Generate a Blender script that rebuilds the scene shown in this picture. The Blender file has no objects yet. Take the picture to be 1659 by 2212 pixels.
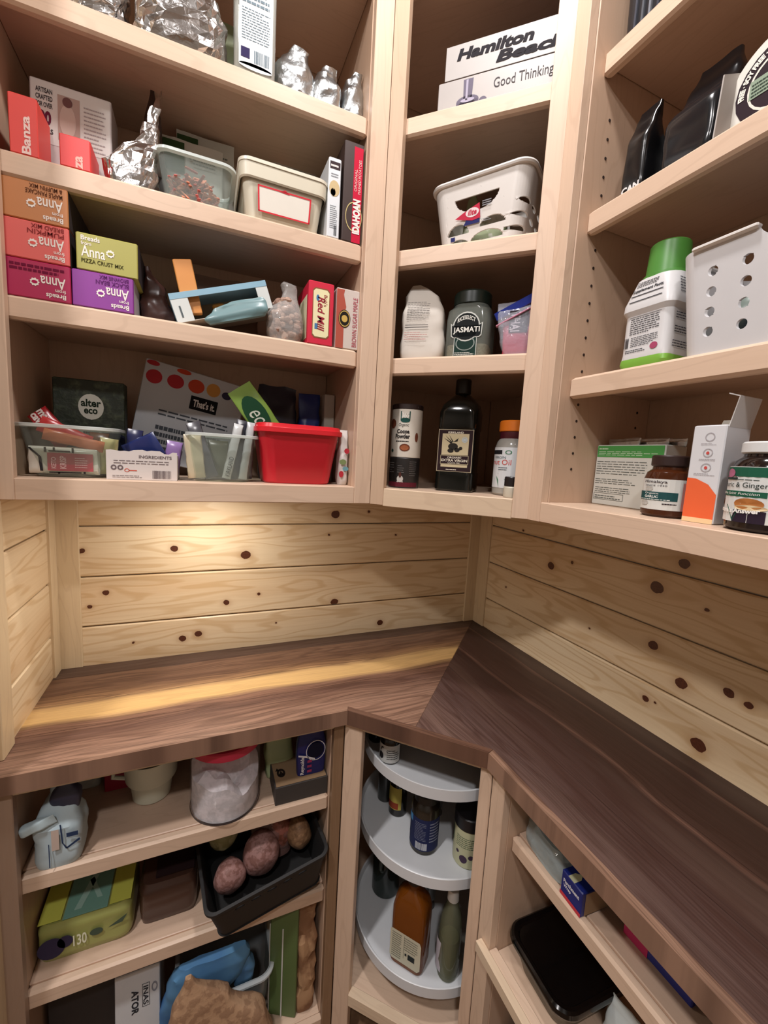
import bpy, math, random
from mathutils import Vector, Matrix
PI = math.pi
SC = bpy.context.scene
COL = SC.collection
# ---------------------------------------------------------------- camera
cd = bpy.data.cameras.new('camera'); cam = bpy.data.objects.new('camera', cd); COL.objects.link(cam); SC.camera = cam
cd.sensor_fit = 'HORIZONTAL'; cd.sensor_width = 36; cd.lens = 906.94/1659*36; cd.clip_start = .02
def cam_matrix(loc, yaw, pitch, roll):
    cy, sy, cp, sp, cr, sr = math.cos(yaw), math.sin(yaw), math.cos(pitch), math.sin(pitch), math.cos(roll), math.sin(roll)
    f = Vector((-sy*cp, cy*cp, sp)); r0 = Vector((cy, sy, 0)); u0 = r0.cross(f)
    r = cr*r0+sr*u0; u = -sr*r0+cr*u0
    m = Matrix((r, u, -f)).transposed().to_4x4(); m.translation = loc
    return m
cam.matrix_world = cam_matrix(Vector((-.93241, -1.2513, 1.49921)), -.4098, -.1249, .0557)
# ---------------------------------------------------------------- world, lights, exposure
w = bpy.data.worlds.new('world'); SC.world = w; w.use_nodes = True
w.node_tree.nodes['Background'].inputs[0].default_value = (1, .96, .93, 1)
w.node_tree.nodes['Background'].inputs[1].default_value = .03
SC.view_settings.view_transform = 'Standard'; SC.view_settings.look = 'None'; SC.view_settings.gamma = 1
SC.view_settings.use_curve_mapping = False; SC.view_settings.exposure = 0.12
def area_lamp(name, loc, size, power, color, aim=(0, 0, -1)):
    l = bpy.data.lights.new(name, 'AREA'); l.shape = 'DISK'; l.size = size; l.energy = power; l.color = color
    o = bpy.data.objects.new(name, l); COL.objects.link(o); o.location = loc
    o.rotation_euler = Vector(aim).to_track_quat('-Z', 'Y').to_euler()
    return o
LAMPS = [((-.66, -.74, 2.88), .14, 12, (1, .955, .945)), ((-1.75, -1.15, 2.88), .16, 27, (1, .955, .945)), ((-1.3, -2.0, 2.88), .16, 16, (1, .955, .945))]
for i, (p, s, e, c) in enumerate(LAMPS): area_lamp('ceiling_lamp', (p[0], p[1], p[2]-.012), s, e, c)
area_lamp('puck_lamp', (-.93, -.205, 1.389), .06, 1.7, (1, .94, .87))
# ---------------------------------------------------------------- materials
def lin(h):
    h = h.lstrip('#'); v = [int(h[i:i+2], 16)/255 for i in (0, 2, 4)]
    return tuple((c/12.92 if c <= .04045 else ((c+.055)/1.055)**2.4) for c in v)+(1,)
class NT:
    def __init__(s, name):
        s.m = bpy.data.materials.new(name); s.m.use_nodes = True; s.t = s.m.node_tree; s.b = s.t.nodes['Principled BSDF']
        s.out = s.t.nodes['Material Output']
    def n(s, typ, **k):
        x = s.t.nodes.new(typ)
        for a, b in k.items(): setattr(x, a, b)
        return x
    def put(s, sock, v):
        if isinstance(v, (int, float)): sock.default_value = v
        elif isinstance(v, (tuple, list)): sock.default_value = v
        elif v is not None: s.t.links.new(v, sock)
    def mth(s, op, a, b=None, c=None):
        x = s.n('ShaderNodeMath', operation=op); s.put(x.inputs[0], a); s.put(x.inputs[1], b)
        if c is not None: s.put(x.inputs[2], c)
        return x.outputs[0]
    def coord(s, rnd=0):
        c = s.n('ShaderNodeTexCoord').outputs['Object']
        if rnd:
            r = s.n('ShaderNodeObjectInfo').outputs['Random']; v = s.n('ShaderNodeVectorMath', operation='ADD')
            k = s.mth('MULTIPLY', r, rnd); cb = s.n('ShaderNodeCombineXYZ')
            for i in range(3): s.put(cb.inputs[i], k)
            s.put(v.inputs[0], c); s.put(v.inputs[1], cb.outputs[0]); c = v.outputs[0]
        return c
    def scale(s, c, v):
        x = s.n('ShaderNodeVectorMath', operation='MULTIPLY'); s.put(x.inputs[0], c); x.inputs[1].default_value = v; return x.outputs[0]
    def noise(s, c, sc, det=4, rough=.55, dist=0):
        x = s.n('ShaderNodeTexNoise'); s.put(x.inputs['Vector'], c); x.inputs['Scale'].default_value = sc
        x.inputs['Detail'].default_value = det; x.inputs['Roughness'].default_value = rough; x.inputs['Distortion'].default_value = dist
        return x.outputs['Fac']
    def ramp(s, f, stops):
        x = s.n('ShaderNodeValToRGB'); e = x.color_ramp.elements
        while len(e) < len(stops): e.new(.5)
        for q, (p, c) in zip(e, stops): q.position = p; q.color = lin(c) if isinstance(c, str) else (c, c, c, 1)
        s.put(x.inputs[0], f); return x.outputs[0]
    def mix(s, f, a, b, mode='MIX'):
        x = s.n('ShaderNodeMix', data_type='RGBA', blend_type=mode); s.put(x.inputs[0], f)
        s.put(x.inputs[6], lin(a) if isinstance(a, str) else a); s.put(x.inputs[7], lin(b) if isinstance(b, str) else b); return x.outputs[2]
    def bump(s, h, strength=.2, dist=.001):
        x = s.n('ShaderNodeBump'); x.inputs['Strength'].default_value = strength; x.inputs['Distance'].default_value = dist
        s.put(x.inputs['Height'], h); s.put(s.b.inputs['Normal'], x.outputs[0])
    def fin(s, col=None, rough=.5, metal=0, spec=.5):
        if col is not None: s.put(s.b.inputs['Base Color'], lin(col) if isinstance(col, str) else col)
        s.put(s.b.inputs['Roughness'], rough); s.b.inputs['Metallic'].default_value = metal; s.b.inputs['Specular IOR Level'].default_value = spec
        return s.m
CACHE = {}
def grainfields(t, a, c, ra=1.0, rc=1.0):
    """a: along, c: across sockets -> fine streak, contour lines, broad tone"""
    def v(x, y, z=0):
        cb = t.n('ShaderNodeCombineXYZ'); t.put(cb.inputs[0], x); t.put(cb.inputs[1], y); t.put(cb.inputs[2], z); return cb.outputs[0]
    fine = t.noise(v(t.mth('MULTIPLY', a, 5*ra), t.mth('MULTIPLY', c, 260*rc)), 1, 5, .6)
    low = t.noise(v(t.mth('MULTIPLY', a, 2.0*ra), t.mth('MULTIPLY', c, 16*rc)), 1, 2, .5)
    cont = t.mth('SINE', t.mth('MULTIPLY', low, 62))
    broad = t.noise(v(t.mth('MULTIPLY', a, 1.6*ra), t.mth('MULTIPLY', c, 11*rc), 3.3), 1, 3, .5)
    return fine, cont, broad
def maple(axis='x', tone='DDC3AB', dark='C2A28A', key=None):
    k = ('maple', axis, tone)
    if k in CACHE: return CACHE[k]
    t = NT('maple_wood_'+axis); c = t.coord(9); sp = t.n('ShaderNodeSeparateXYZ'); t.put(sp.inputs[0], c); o = sp.outputs
    al = {'x': 0, 'y': 1, 'z': 2}[axis]; oth = [i for i in range(3) if i != al]
    cr = t.mth('ADD', o[oth[0]], t.mth('MULTIPLY', o[oth[1]], .83))
    fine, cont, broad = grainfields(t, o[al], cr, 1, .8)
    line = t.ramp(cont, [(.80, 0.0), (.97, 1.0)])
    col = t.mix(t.mth('MULTIPLY', broad, .55), tone, dark)
    col = t.mix(t.mth('MULTIPLY', line, .13), col, 'A08068')
    col = t.mix(t.mth('MULTIPLY', t.ramp(fine, [(.45, 0.0), (.75, 1.0)]), .18), col, 'B69A82')
    t.bump(fine, .08)
    CACHE[k] = t.fin(col, .42, 0, .4); return CACHE[k]
def pine(name, along, knots, seed, tone='E8D4B2', dark='D2B28A'):
    """along: 'x' or 'y' world axis; knots: (a, z, r) in world coordinates on the plank"""
    t = NT(name); c = t.coord(); sp = t.n('ShaderNodeSeparateXYZ'); t.put(sp.inputs[0], c)
    a = sp.outputs[0 if along == 'x' else 1]; z = sp.outputs[2]
    nz = t.noise(c, 60, 2); wob = t.mth('MULTIPLY', t.mth('SUBTRACT', nz, .5), .006)
    zz = z; mask = None; halo = None
    for (ka, kz, r) in knots:
        r = r*.86
        da = t.mth('DIVIDE', t.mth('ADD', t.mth('SUBTRACT', a, ka), wob), r*1.15); dz = t.mth('DIVIDE', t.mth('ADD', t.mth('SUBTRACT', z, kz), wob), r)
        d2 = t.mth('ADD', t.mth('MULTIPLY', da, da), t.mth('MULTIPLY', dz, dz))
        g = t.mth('EXPONENT', t.mth('MULTIPLY', t.mth('ADD', t.mth('MULTIPLY', t.mth('MULTIPLY', da, da), .04), t.mth('MULTIPLY', t.mth('MULTIPLY', dz, dz), .16)), -1))
        zz = t.mth('SUBTRACT', zz, t.mth('MULTIPLY', t.mth('MULTIPLY', t.mth('SUBTRACT', z, kz), .85), g))
        mk = t.mth('LESS_THAN', d2, 1.0); hl = t.mth('EXPONENT', t.mth('MULTIPLY', d2, -.42))
        mask = mk if mask is None else t.mth('MAXIMUM', mask, mk); halo = hl if halo is None else t.mth('MAXIMUM', halo, hl)
    a2 = t.mth('ADD', a, seed*3.7); z2 = t.mth('ADD', zz, seed*1.3)
    fine, cont, broad = grainfields(t, a2, z2, .8, .75)
    line = t.ramp(cont, [(.35, 0.0), (.95, 1.0)])
    col = t.mix(t.ramp(broad, [(.35, 0.0), (.7, .8)]), tone, dark)
    col = t.mix(t.mth('MULTIPLY', line, .38), col, 'B89058')
    col = t.mix(t.mth('MULTIPLY', t.ramp(fine, [(.4, 0.0), (.75, 1.0)]), .2), col, 'B8935F')
    if mask is not None:
        col = t.mix(t.mth('MULTIPLY', halo, .6), col, 'A0744A'); kc = t.mix(t.noise(c, 240, 2), '2E160E', '6A3822'); col = t.mix(mask, col, kc)
    t.bump(fine, .1)
    return t.fin(col, .38, 0, .5)
def walnut(name, stops, cross, along, sign=1, seed=0):
    """stops: ramp along the cross coordinate (metres, 0..0.42) with colours of the boards glued into the top"""
    t = NT(name); c = t.coord(); sp = t.n('ShaderNodeSeparateXYZ'); t.put(sp.inputs[0], c)
    cr = t.mth('MULTIPLY', sp.outputs[cross], sign); a = t.mth('ADD', sp.outputs[along], seed)
    cb = t.n('ShaderNodeCombineXYZ'); t.put(cb.inputs[0], t.mth('MULTIPLY', a, 1.5)); t.put(cb.inputs[1], t.mth('MULTIPLY', cr, 7)); cb.inputs[2].default_value = seed
    wv = t.mth('MULTIPLY', t.mth('SUBTRACT', t.noise(cb.outputs[0], 1, 2), .5), .06)
    crw = t.mth('DIVIDE', t.mth('ADD', cr, wv), .42)
    base = t.ramp(crw, stops)
    cr2 = t.mth('ADD', cr, t.mth('MULTIPLY', wv, .5))
    fine, cont, broad = grainfields(t, a, cr2, .8, 1.1)
    col = t.mix(t.mth('MULTIPLY', t.ramp(cont, [(.0, 0.0), (.95, 1.0)]), .25), base, '3A211A')
    col = t.mix(t.mth('MULTIPLY', t.ramp(fine, [(.4, 0.0), (.7, 1.0)]), .4), col, '2E1A15')
    col = t.mix(t.mth('MULTIPLY', t.ramp(broad, [(.45, 0.0), (.75, 1.0)]), .35), col, '8A6250')
    t.bump(fine, .06)
    return t.fin(col, .36, 0, .5)
def paint(h, rough=.5, metal=0, spec=.5, var=.06, em=0):
    k = (h, rough, metal, spec, em)
    if k in CACHE: return CACHE[k]
    t = NT('paint_'+h); c = t.coord(); nz = t.noise(c, 35, 3)
    col = t.mix(t.mth('MULTIPLY', nz, var*2), h, '%02x%02x%02x' % tuple(int(int(h[i:i+2], 16)*.72) for i in (0, 2, 4)))
    if em: t.put(t.b.inputs['Emission Color'], lin(h)); t.b.inputs['Emission Strength'].default_value = em
    CACHE[k] = t.fin(col, rough, metal, spec); return CACHE[k]
def foil(h='C9C6C4', rough=.22):
    k = ('foil', h)
    if k in CACHE: return CACHE[k]
    t = NT('foil_'+h); c = t.coord(); t.bump(t.noise(c, 45, 3, .5, .6), .35, .006)
    CACHE[k] = t.fin(h, rough, 1); return CACHE[k]
def film(h='DDE6E4', alpha=.25, rough=.12, name='clear_film', bump=0):
    k = ('film', h, alpha, bump)
    if k in CACHE: return CACHE[k]
    t = NT(name); t.put(t.b.inputs['Base Color'], lin(h)); t.b.inputs['Roughness'].default_value = rough; t.b.inputs['Specular IOR Level'].default_value = .7
    if bump: t.bump(t.noise(t.coord(), 60, 3, .5, .5), bump, .004)
    tr = t.n('ShaderNodeBsdfTransparent'); tr.inputs[0].default_value = tuple(.5+.5*x for x in lin(h)[:3])+(1,)
    mx = t.n('ShaderNodeMixShader'); mx.inputs[0].default_value = alpha
    t.t.links.new(tr.outputs[0], mx.inputs[1]); t.t.links.new(t.b.outputs[0], mx.inputs[2]); t.t.links.new(mx.outputs[0], t.out.inputs[0])
    CACHE[k] = t.m; return t.m
def speckle(a, b, sc=90, rough=.7, lo=.45, hi=.55):
    k = ('speck', a, b, sc)
    if k in CACHE: return CACHE[k]
    t = NT('speckle_'+a); nz = t.noise(t.coord(), sc, 4); col = t.mix(t.ramp(nz, [(lo, 0.0), (hi, 1.0)]), a, b); t.bump(nz, .5, .003)
    CACHE[k] = t.fin(col, rough); return CACHE[k]
# ---------------------------------------------------------------- mesh builder
class MB:
    def __init__(s): s.v = []; s.f = []
    def add(s, vs, fs, M=None):
        b = len(s.v); s.v += [tuple(M @ Vector(p)) if M else tuple(p) for p in vs]; s.f += [tuple(b+i for i in f) for f in fs]; return s
    def loft(s, rings, cap0=True, cap1=True, M=None, close=False):
        n = len(rings[0]); vs = [p for r in rings for p in r]; fs = []
        m = len(rings)
        for i in range(m-1 if not close else m):
            j = (i+1) % m
            for k in range(n): fs.append((i*n+k, i*n+(k+1) % n, j*n+(k+1) % n, j*n+k))
        if cap0 and not close: fs.append(tuple(range(n))[::-1])
        if cap1 and not close: fs.append(tuple((m-1)*n+k for k in range(n)))
        return s.add(vs, fs, M)
    def box(s, x0, x1, y0, y1, z0, z1, b=.0015, M=None):
        b = min(b, (x1-x0)*.3, (y1-y0)*.3, (z1-z0)*.3)
        def r(i, z):
            X0, X1, Y0, Y1 = x0+i, x1-i, y0+i, y1-i; c = b
            return [(X0+c, Y0, z), (X1-c, Y0, z), (X1, Y0+c, z), (X1, Y1-c, z), (X1-c, Y1, z), (X0+c, Y1, z), (X0, Y1-c, z), (X0, Y0+c, z)]
        return s.loft([r(b, z0), r(0, z0+b), r(0, z1-b), r(b, z1)], M=M)
    def lathe(s, prof, n=32, M=None, cap0=True, cap1=True, sx=1, sy=1):
        return s.loft([[(max(r, .0001)*math.cos(2*PI*k/n)*sx, max(r, .0001)*math.sin(2*PI*k/n)*sy, z) for k in range(n)] for r, z in prof], cap0, cap1, M)
    def prism(s, pts, z0, z1, M=None, b=0):
        r0 = [(x, y, z0) for x, y in pts]; r1 = [(x, y, z1) for x, y in pts]
        return s.loft([r0, r1], M=M)
    def tube(s, pts, r, n=8, M=None):
        rings = []; pts = [Vector(p) for p in pts]
        for i, p in enumerate(pts):
            d = (pts[min(i+1, len(pts)-1)]-pts[max(i-1, 0)]).normalized(); a = d.orthogonal() if i == 0 else (pa-d*pa.dot(d)); a.normalize(); pa = a; b = d.cross(a)
            rings.append([tuple(p+(a*math.cos(2*PI*k/n)+b*math.sin(2*PI*k/n))*r) for k in range(n)])
        return s.loft(rings, M=M)
    def build(s, name, mat, parent=None, smooth=30, kind=None, label=None, loc=None):
        me = bpy.data.meshes.new(name); me.from_pydata(s.v, [], s.f); me.materials.append(mat)
        if smooth:
            for p in me.polygons: p.use_smooth = True
            me.set_sharp_from_angle(angle=math.radians(smooth))
        me.update()
        o = bpy.data.objects.new(name, me); COL.objects.link(o)
        if parent: o.parent = parent
        if kind: o['kind'] = kind
        if label: o['label'] = label
        if loc: o.location = loc
        return o
def rr(w, d, r, n=5, z=0, cx=0, cy=0):
    r = min(r, w*.499, d*.499); P = []
    for qx, qy, a0 in ((1, -1, -PI/2), (1, 1, 0), (-1, 1, PI/2), (-1, -1, PI)):
        for k in range(n+1):
            a = a0+PI/2*k/n; P.append((cx+qx*(w/2-r)+r*math.cos(a), cy+qy*(d/2-r)+r*math.sin(a), z))
    return P
# sections: a point is (s along the run, d behind the face, z)
q2 = 2**-.5
SEC = {'L': ((0, -.297), (1, 0), 0), 'M': ((-.557, -.297), (q2, -q2), -PI/4), 'R': ((-.297, 0), (0, -1), -PI/2),
       'l': ((0, -.384), (1, 0), 0), 'm': ((-.626, -.384), (q2, -q2), -PI/4), 'r': ((-.384, 0), (0, -1), -PI/2)}
def at(sec, s, d, z):
    (ox, oy), (ex, ey), r = SEC[sec]; return Vector((ox+ex*s-ey*d, oy+ey*s+ex*d, z))
def empty(name, loc, rz=0, rx=0, ry=0):
    o = bpy.data.objects.new(name, None); o.empty_display_size = .02; COL.objects.link(o)
    o.location = loc; o.rotation_euler = (rx, ry, rz); return o
def thing(name, label, cat, sec, s, d, z, rot=0, rx=0, ry=0, group=None):
    o = empty(name, at(sec, s, d, z), SEC[sec][2]+math.radians(rot), math.radians(rx), math.radians(ry))
    o['label'] = label; o['category'] = cat
    if group: o['group'] = group
    return o
def tag(o, label, cat, group=None):
    o['label'] = label; o['category'] = cat
    if group: o['group'] = group
    return o
# ---------------------------------------------------------------- printing on faces
TM = {}
def tmesh(s, bold=0, shear=0):
    k = (s, bold, shear)
    if k not in TM:
        c = bpy.data.curves.new('t', 'FONT'); c.body = s; c.offset = bold; c.resolution_u = 3; c.shear = shear; c.fill_mode = 'FRONT'
        o = bpy.data.objects.new('t', c); me = bpy.data.meshes.new_from_object(o)
        vs = [v.co.copy() for v in me.vertices]; fs = [tuple(p.vertices) for p in me.polygons]
        x0, x1 = min(v.x for v in vs), max(v.x for v in vs); y0, y1 = min(v.y for v in vs), max(v.y for v in vs)
        TM[k] = ([((v.x-x0)/max(x1-x0, 1e-6), (v.y-y0)/max(y1-y0, 1e-6)) for v in vs], fs)
        bpy.data.objects.remove(o); bpy.data.curves.remove(c); bpy.data.meshes.remove(me)
    return TM[k]
def quadf(a, b, c, d):
    a, b, c, d = map(Vector, (a, b, c, d)); n = (b-a).cross(d-a).normalized()
    return lambda u, v, h: a*(1-u)*(1-v)+b*u*(1-v)+c*u*v+d*(1-u)*v+n*h
def cylf(R, a0, a1, z0, z1, cx=0, cy=0, R1=None):
    a0, a1 = math.radians(a0), math.radians(a1); R1 = R if R1 is None else R1
    def f(u, v, h):
        a = a0+(a1-a0)*u; r = R+(R1-R)*v+h; return Vector((cx+r*math.sin(a), cy-r*math.cos(a), z0+(z1-z0)*v))
    f.curved = 1; return f
def ff(w, d, h, z0=0): return quadf((-w/2, -d/2, z0), (w/2, -d/2, z0), (w/2, -d/2, z0+h), (-w/2, -d/2, z0+h))      # front
def fl(w, d, h, z0=0): return quadf((-w/2, d/2, z0), (-w/2, -d/2, z0), (-w/2, -d/2, z0+h), (-w/2, d/2, z0+h))      # left
def frt(w, d, h, z0=0): return quadf((w/2, -d/2, z0), (w/2, d/2, z0), (w/2, d/2, z0+h), (w/2, -d/2, z0+h))         # right
def ft(w, d, h): return quadf((-w/2, -d/2, h), (w/2, -d/2, h), (w/2, d/2, h), (-w/2, d/2, h))                       # top
def printon(parent, F, color, items, name='lettering', h=.0005, rough=.5, metal=0):
    mb = MB(); R = random.Random(len(items)*7+int(color, 16)); cv = hasattr(F, 'curved')
    def poly(ps): mb.add([F(u, v, h) for u, v in ps], [tuple(range(len(ps)))])
    def rect(x0, y0, x1, y1):
        n = max(1, int(abs(x1-x0)*14)) if cv else 1
        for i in range(n):
            a, b = x0+(x1-x0)*i/n, x0+(x1-x0)*(i+1)/n; poly([(a, y0), (b, y0), (b, y1), (a, y1)])
    for it in items:
        k = it[0]
        if k == 't':
            s, x0, y0, x1, y1 = it[1:6]; o = it[6] if len(it) > 6 else {}
            vs, fs = tmesh(s, o.get('b', 0), o.get('sh', 0)); rot = o.get('rot', 0); arc = o.get('arc', 0)
            out = []
            for (u, v) in vs:
                if arc: v = v*(1-abs(arc))+arc*(1-(2*u-1)**2)+(0 if arc > 0 else -arc)
                if rot == 90: u, v = 1-v, u
                elif rot == 180: u, v = 1-u, 1-v
                elif rot == 270: u, v = v, 1-u
                out.append(F(x0+(x1-x0)*u, y0+(y1-y0)*v, h))
            mb.add(out, fs)
        elif k == 'r': rect(*it[1:5])
        elif k == 'p': poly(it[1])
        elif k == 'e':
            cx, cy, rx, ry = it[1:5]; n = 20; ps = [(cx+rx*math.cos(2*PI*i/n), cy+ry*math.sin(2*PI*i/n)) for i in range(n)]
            mb.add([F(cx, cy, h)]+[F(u, v, h) for u, v in ps], [(0, 1+i, 1+(i+1) % n) for i in range(n)])
        elif k == 'ring':
            cx, cy, rx, ry, t = it[1:6]; n = 24; vs = []
            for i in range(n):
                c, s_ = math.cos(2*PI*i/n), math.sin(2*PI*i/n); vs += [F(cx+rx*c, cy+ry*s_, h), F(cx+rx*(1-t)*c, cy+ry*(1-t)*s_, h)]
            mb.add(vs, [(2*i, 2*((i+1) % n), 2*((i+1) % n)+1, 2*i+1) for i in range(n)])
        elif k == 'star':
            cx, cy, rx, ry, m = it[1:6]; ps = [(cx+(rx if i % 2 == 0 else rx*.78)*math.cos(PI*i/m), cy+(ry if i % 2 == 0 else ry*.78)*math.sin(PI*i/m)) for i in range(2*m)]
            mb.add([F(cx, cy, h)]+[F(u, v, h) for u, v in ps], [(0, 1+i, 1+(i+1) % (2*m)) for i in range(2*m)])
        elif k == 'lines':   # fine print: rows of short word-like dashes
            x0, y0, x1, y1, n = it[1:6]; fr = it[6] if len(it) > 6 else .4
            for i in range(n):
                yy = y1-(y1-y0)*(i+1)/n; t = (y1-y0)/n*fr; x = x0; end = x1-(x1-x0)*(R.random()*.35 if R.random() < .3 else R.random()*.05)
                while x < end:
                    L = (x1-x0)*R.uniform(.05, .16); e = min(x+L, end); rect(x, yy, e, yy+t); x = e+(x1-x0)*.02
        elif k == 'bars':
            x0, y0, x1, y1, n = it[1:6]
            for i in range(n):
                x = x0+(x1-x0)*i/n; rect(x, y0, x+(x1-x0)/n*R.uniform(.25, .8), y1)
        elif k == 'frame':
            x0, y0, x1, y1, tx, ty = it[1:7]; rect(x0, y0, x1, y0+ty); rect(x0, y1-ty, x1, y1); rect(x0, y0, x0+tx, y1); rect(x1-tx, y0, x1, y1)
    return mb.build(name, paint(color, .75, metal, .2), parent, smooth=0)
# ================================================================ the room
def struct(o): o['kind'] = 'structure'; return o
wallm = paint('B5ADA2', .8)
struct(MB().box(-3.6, .12, -3.1, .12, -.05, 0, .001).build('floor', speckle('8C6B4E', '7A5A40', 12), smooth=0))
struct(MB().box(-3.6, .12, -3.1, .12, 2.90, 2.96, .001).build('ceiling', paint('B9B2A8', .8), smooth=0))
wb = struct(MB().box(-3.6, 0.12, .012, .12, 0, 2.90, .001).build('wall_back', wallm, smooth=0))
wr = struct(MB().box(.012, .12, -3.1, .012, 0, 2.90, .001).build('wall_right', wallm, smooth=0))
struct(MB().box(-3.6, .12, -3.2, -3.1, 0, 2.90, .001).build('wall_front', wallm, smooth=0))
struct(MB().box(-3.7, -3.6, -3.1, .12, 0, 2.90, .001).build('wall_far', wallm, smooth=0))
wl = struct(MB().box(-1.40, -1.283, -.44, .012, 0, 2.90, .001).build('wall_left', wallm, smooth=0))
JO = [.889, 1.0255, 1.158, 1.290, 1.4223]
KB = [[(-.381, .949, .011), (-.986, .967, .010), (-.945, .976, .010), (-1.106, .970, .003), (-.728, .985, .003)],
      [(-.871, 1.062, .009), (-.780, 1.081, .005), (-.545, 1.036, .012), (-1.166, 1.114, .008), (-1.202, 1.079, .006)],
      [(-.819, 1.201, .014), (-.571, 1.256, .004), (-.341, 1.251, .004), (-1.005, 1.226, .010), (-1.215, 1.227, .007)],
      [(-.553, 1.320, .014), (-.442, 1.329, .005), (-.82, 1.36, .004)]]
KR = [[(-.668, .988, .008), (-.690, .991, .003), (-.785, .955, .015), (-1.05, .97, .01)],
      [(-.668, 1.117, .012), (-.737, 1.062, .013), (-.822, 1.089, .010), (-.855, 1.083, .008), (-.500, 1.089, .003), (-.165, 1.097, .004)],
      [(-.348, 1.218, .012), (-.422, 1.246, .005), (-.658, 1.249, .015), (-.763, 1.234, .005), (-1.0, 1.2, .012)],
      [(-.708, 1.316, .012), (-.22, 1.30, .004), (-1.0, 1.34, .01)]]
KL = [[], [(-.327, 1.10, .010)], [], []]
for i in range(4):
    z0, z1 = JO[i]+.0016, JO[i+1]-.0016
    pm = [pine('pine_plank', 'x', KB[i], i+1.3), pine('pine_plank', 'y', KR[i], i+6.1), pine('pine_plank', 'y', KL[i], i+11.7)]
    MB().box(-1.262, -.03, 0, .012, z0, z1, .003).build('plank', pm[0], wb, smooth=0)
    MB().box(0, .012, -1.35, -.03, z0, z1, .003).build('plank', pm[1], wr, smooth=0)
    MB().box(-1.283, -1.271, -.345, -.03, z0, z1, .003).build('plank', pm[2], wl, smooth=0)
tm = maple('z', 'DCC7A4', 'C9AE88')
MB().box(-.0465, 0, -.006, .004, .92, 1.389, .001).build('corner_trim', tm, wb)
MB().box(-1.271, -1.219, -.006, .004, .92, 1.389, .001).build('corner_trim', tm, wb)
MB().box(-.006, .004, -.066, -.006, .92, 1.389, .001).build('corner_trim', tm, wr)
MB().box(-1.275, -1.265, -.05, -.006, .92, 1.389, .001).build('corner_trim', tm, wl)
MB().box(-1.283, -1.263, -.352, -.302, .92, 1.389, .0015).build('edge_trim', tm, wl)
MB().box(-1.41, -1.270, -.45, -.352, 0, 2.90, .0015).build('edge_trim', tm, wl)
# ---------------------------------------------------------------- countertop
CT = empty('countertop', (-.63, -.2, .886)); tag(CT, 'dark walnut countertop turning the corner with a golden sapwood streak', 'countertop')
off = Vector((-.63, -.2, .886))
def ctp(name, pts, mat, z0=.886, z1=.92):
    mb = MB(); b = .0012; c = Vector((sum(p[0] for p in pts)/len(pts), sum(p[1] for p in pts)/len(pts)))
    def ins(z, k): return [(p[0]+(c.x-p[0])*k, p[1]+(c.y-p[1])*k, z) for p in pts]
    mb.loft([ins(z0, 0), ins(z1-b, 0), ins(z1, .003)]); mb.v = [tuple(Vector(v)-off) for v in mb.v]; return mb.build(name, mat, CT, smooth=0)
def wal(stops, cross, along, sign, seed):
    # object coordinates are relative to the empty: shift handled by seed/ramp offset
    return walnut('walnut_wood', stops, cross, along, sign, seed)
# cross coordinate for L = -(y) ; object y = y+.2  -> -(obj y) = -y-.2
def shifted(stops, sh): return [((p*.42-sh)/.42, c) for p, c in stops]
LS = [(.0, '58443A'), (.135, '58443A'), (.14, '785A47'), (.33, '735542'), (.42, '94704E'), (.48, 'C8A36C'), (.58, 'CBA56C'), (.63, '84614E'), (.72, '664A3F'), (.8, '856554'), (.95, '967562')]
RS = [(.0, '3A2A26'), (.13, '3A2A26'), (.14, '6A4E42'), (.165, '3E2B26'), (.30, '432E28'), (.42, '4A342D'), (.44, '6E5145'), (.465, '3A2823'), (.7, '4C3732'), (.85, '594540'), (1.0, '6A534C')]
def walnut_abs(name, stops, which, seed):
    t = NT(name); c = t.coord(); ad = t.n('ShaderNodeVectorMath', operation='ADD'); t.put(ad.inputs[0], c); ad.inputs[1].default_value = tuple(off)
    sp = t.n('ShaderNodeSeparateXYZ'); t.put(sp.inputs[0], ad.outputs[0])
    if which == 'L': cr = t.mth('MULTIPLY', sp.outputs[1], -1); a = sp.outputs[0]
    elif which == 'R': cr = t.mth('MULTIPLY', sp.outputs[0], -1); a = sp.outputs[1]
    else: cr = t.mth('MULTIPLY', t.mth('ADD', sp.outputs[0], sp.outputs[1]), -q2); a = t.mth('MULTIPLY', t.mth('SUBTRACT', sp.outputs[0], sp.outputs[1]), q2)
    a = t.mth('ADD', a, seed)
    cb = t.n('ShaderNodeCombineXYZ'); t.put(cb.inputs[0], t.mth('MULTIPLY', a, 2.2)); t.put(cb.inputs[1], t.mth('MULTIPLY', cr, 5)); cb.inputs[2].default_value = seed
    wv = t.mth('MULTIPLY', t.mth('SUBTRACT', t.noise(cb.outputs[0], 1, 2), .5), .07)
    lock = t.ramp(cr, [(.05, 0.0), (.07, 1.0)])
    wv = t.mth('MULTIPLY', wv, lock)
    base = t.ramp(t.mth('DIVIDE', t.mth('ADD', cr, wv), .42), stops)
    fine, cont, broad = grainfields(t, a, t.mth('ADD', cr, wv), .8, 1.1)
    gold = t.ramp(t.mth('DIVIDE', t.mth('ADD', cr, wv), .42), [(.44, 1.0), (.47, .25), (.58, .25), (.62, 1.0)]) if which == 'L' else 1.0
    col = t.mix(t.mth('MULTIPLY', t.mth('MULTIPLY', t.ramp(cont, [(.0, 0.0), (.95, 1.0)]), .36), gold), base, '3A211A')
    col = t.mix(t.mth('MULTIPLY', t.mth('MULTIPLY', t.ramp(fine, [(.42, 0.0), (.66, 1.0)]), .6), gold), col, '33201A')
    col = t.mix(t.mth('MULTIPLY', t.mth('MULTIPLY', t.ramp(broad, [(.5, 0.0), (.75, 1.0)]), .14), gold), col, 'A28876')
    t.bump(fine, .06); return t.fin(col, .42, 0, .35)
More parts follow.
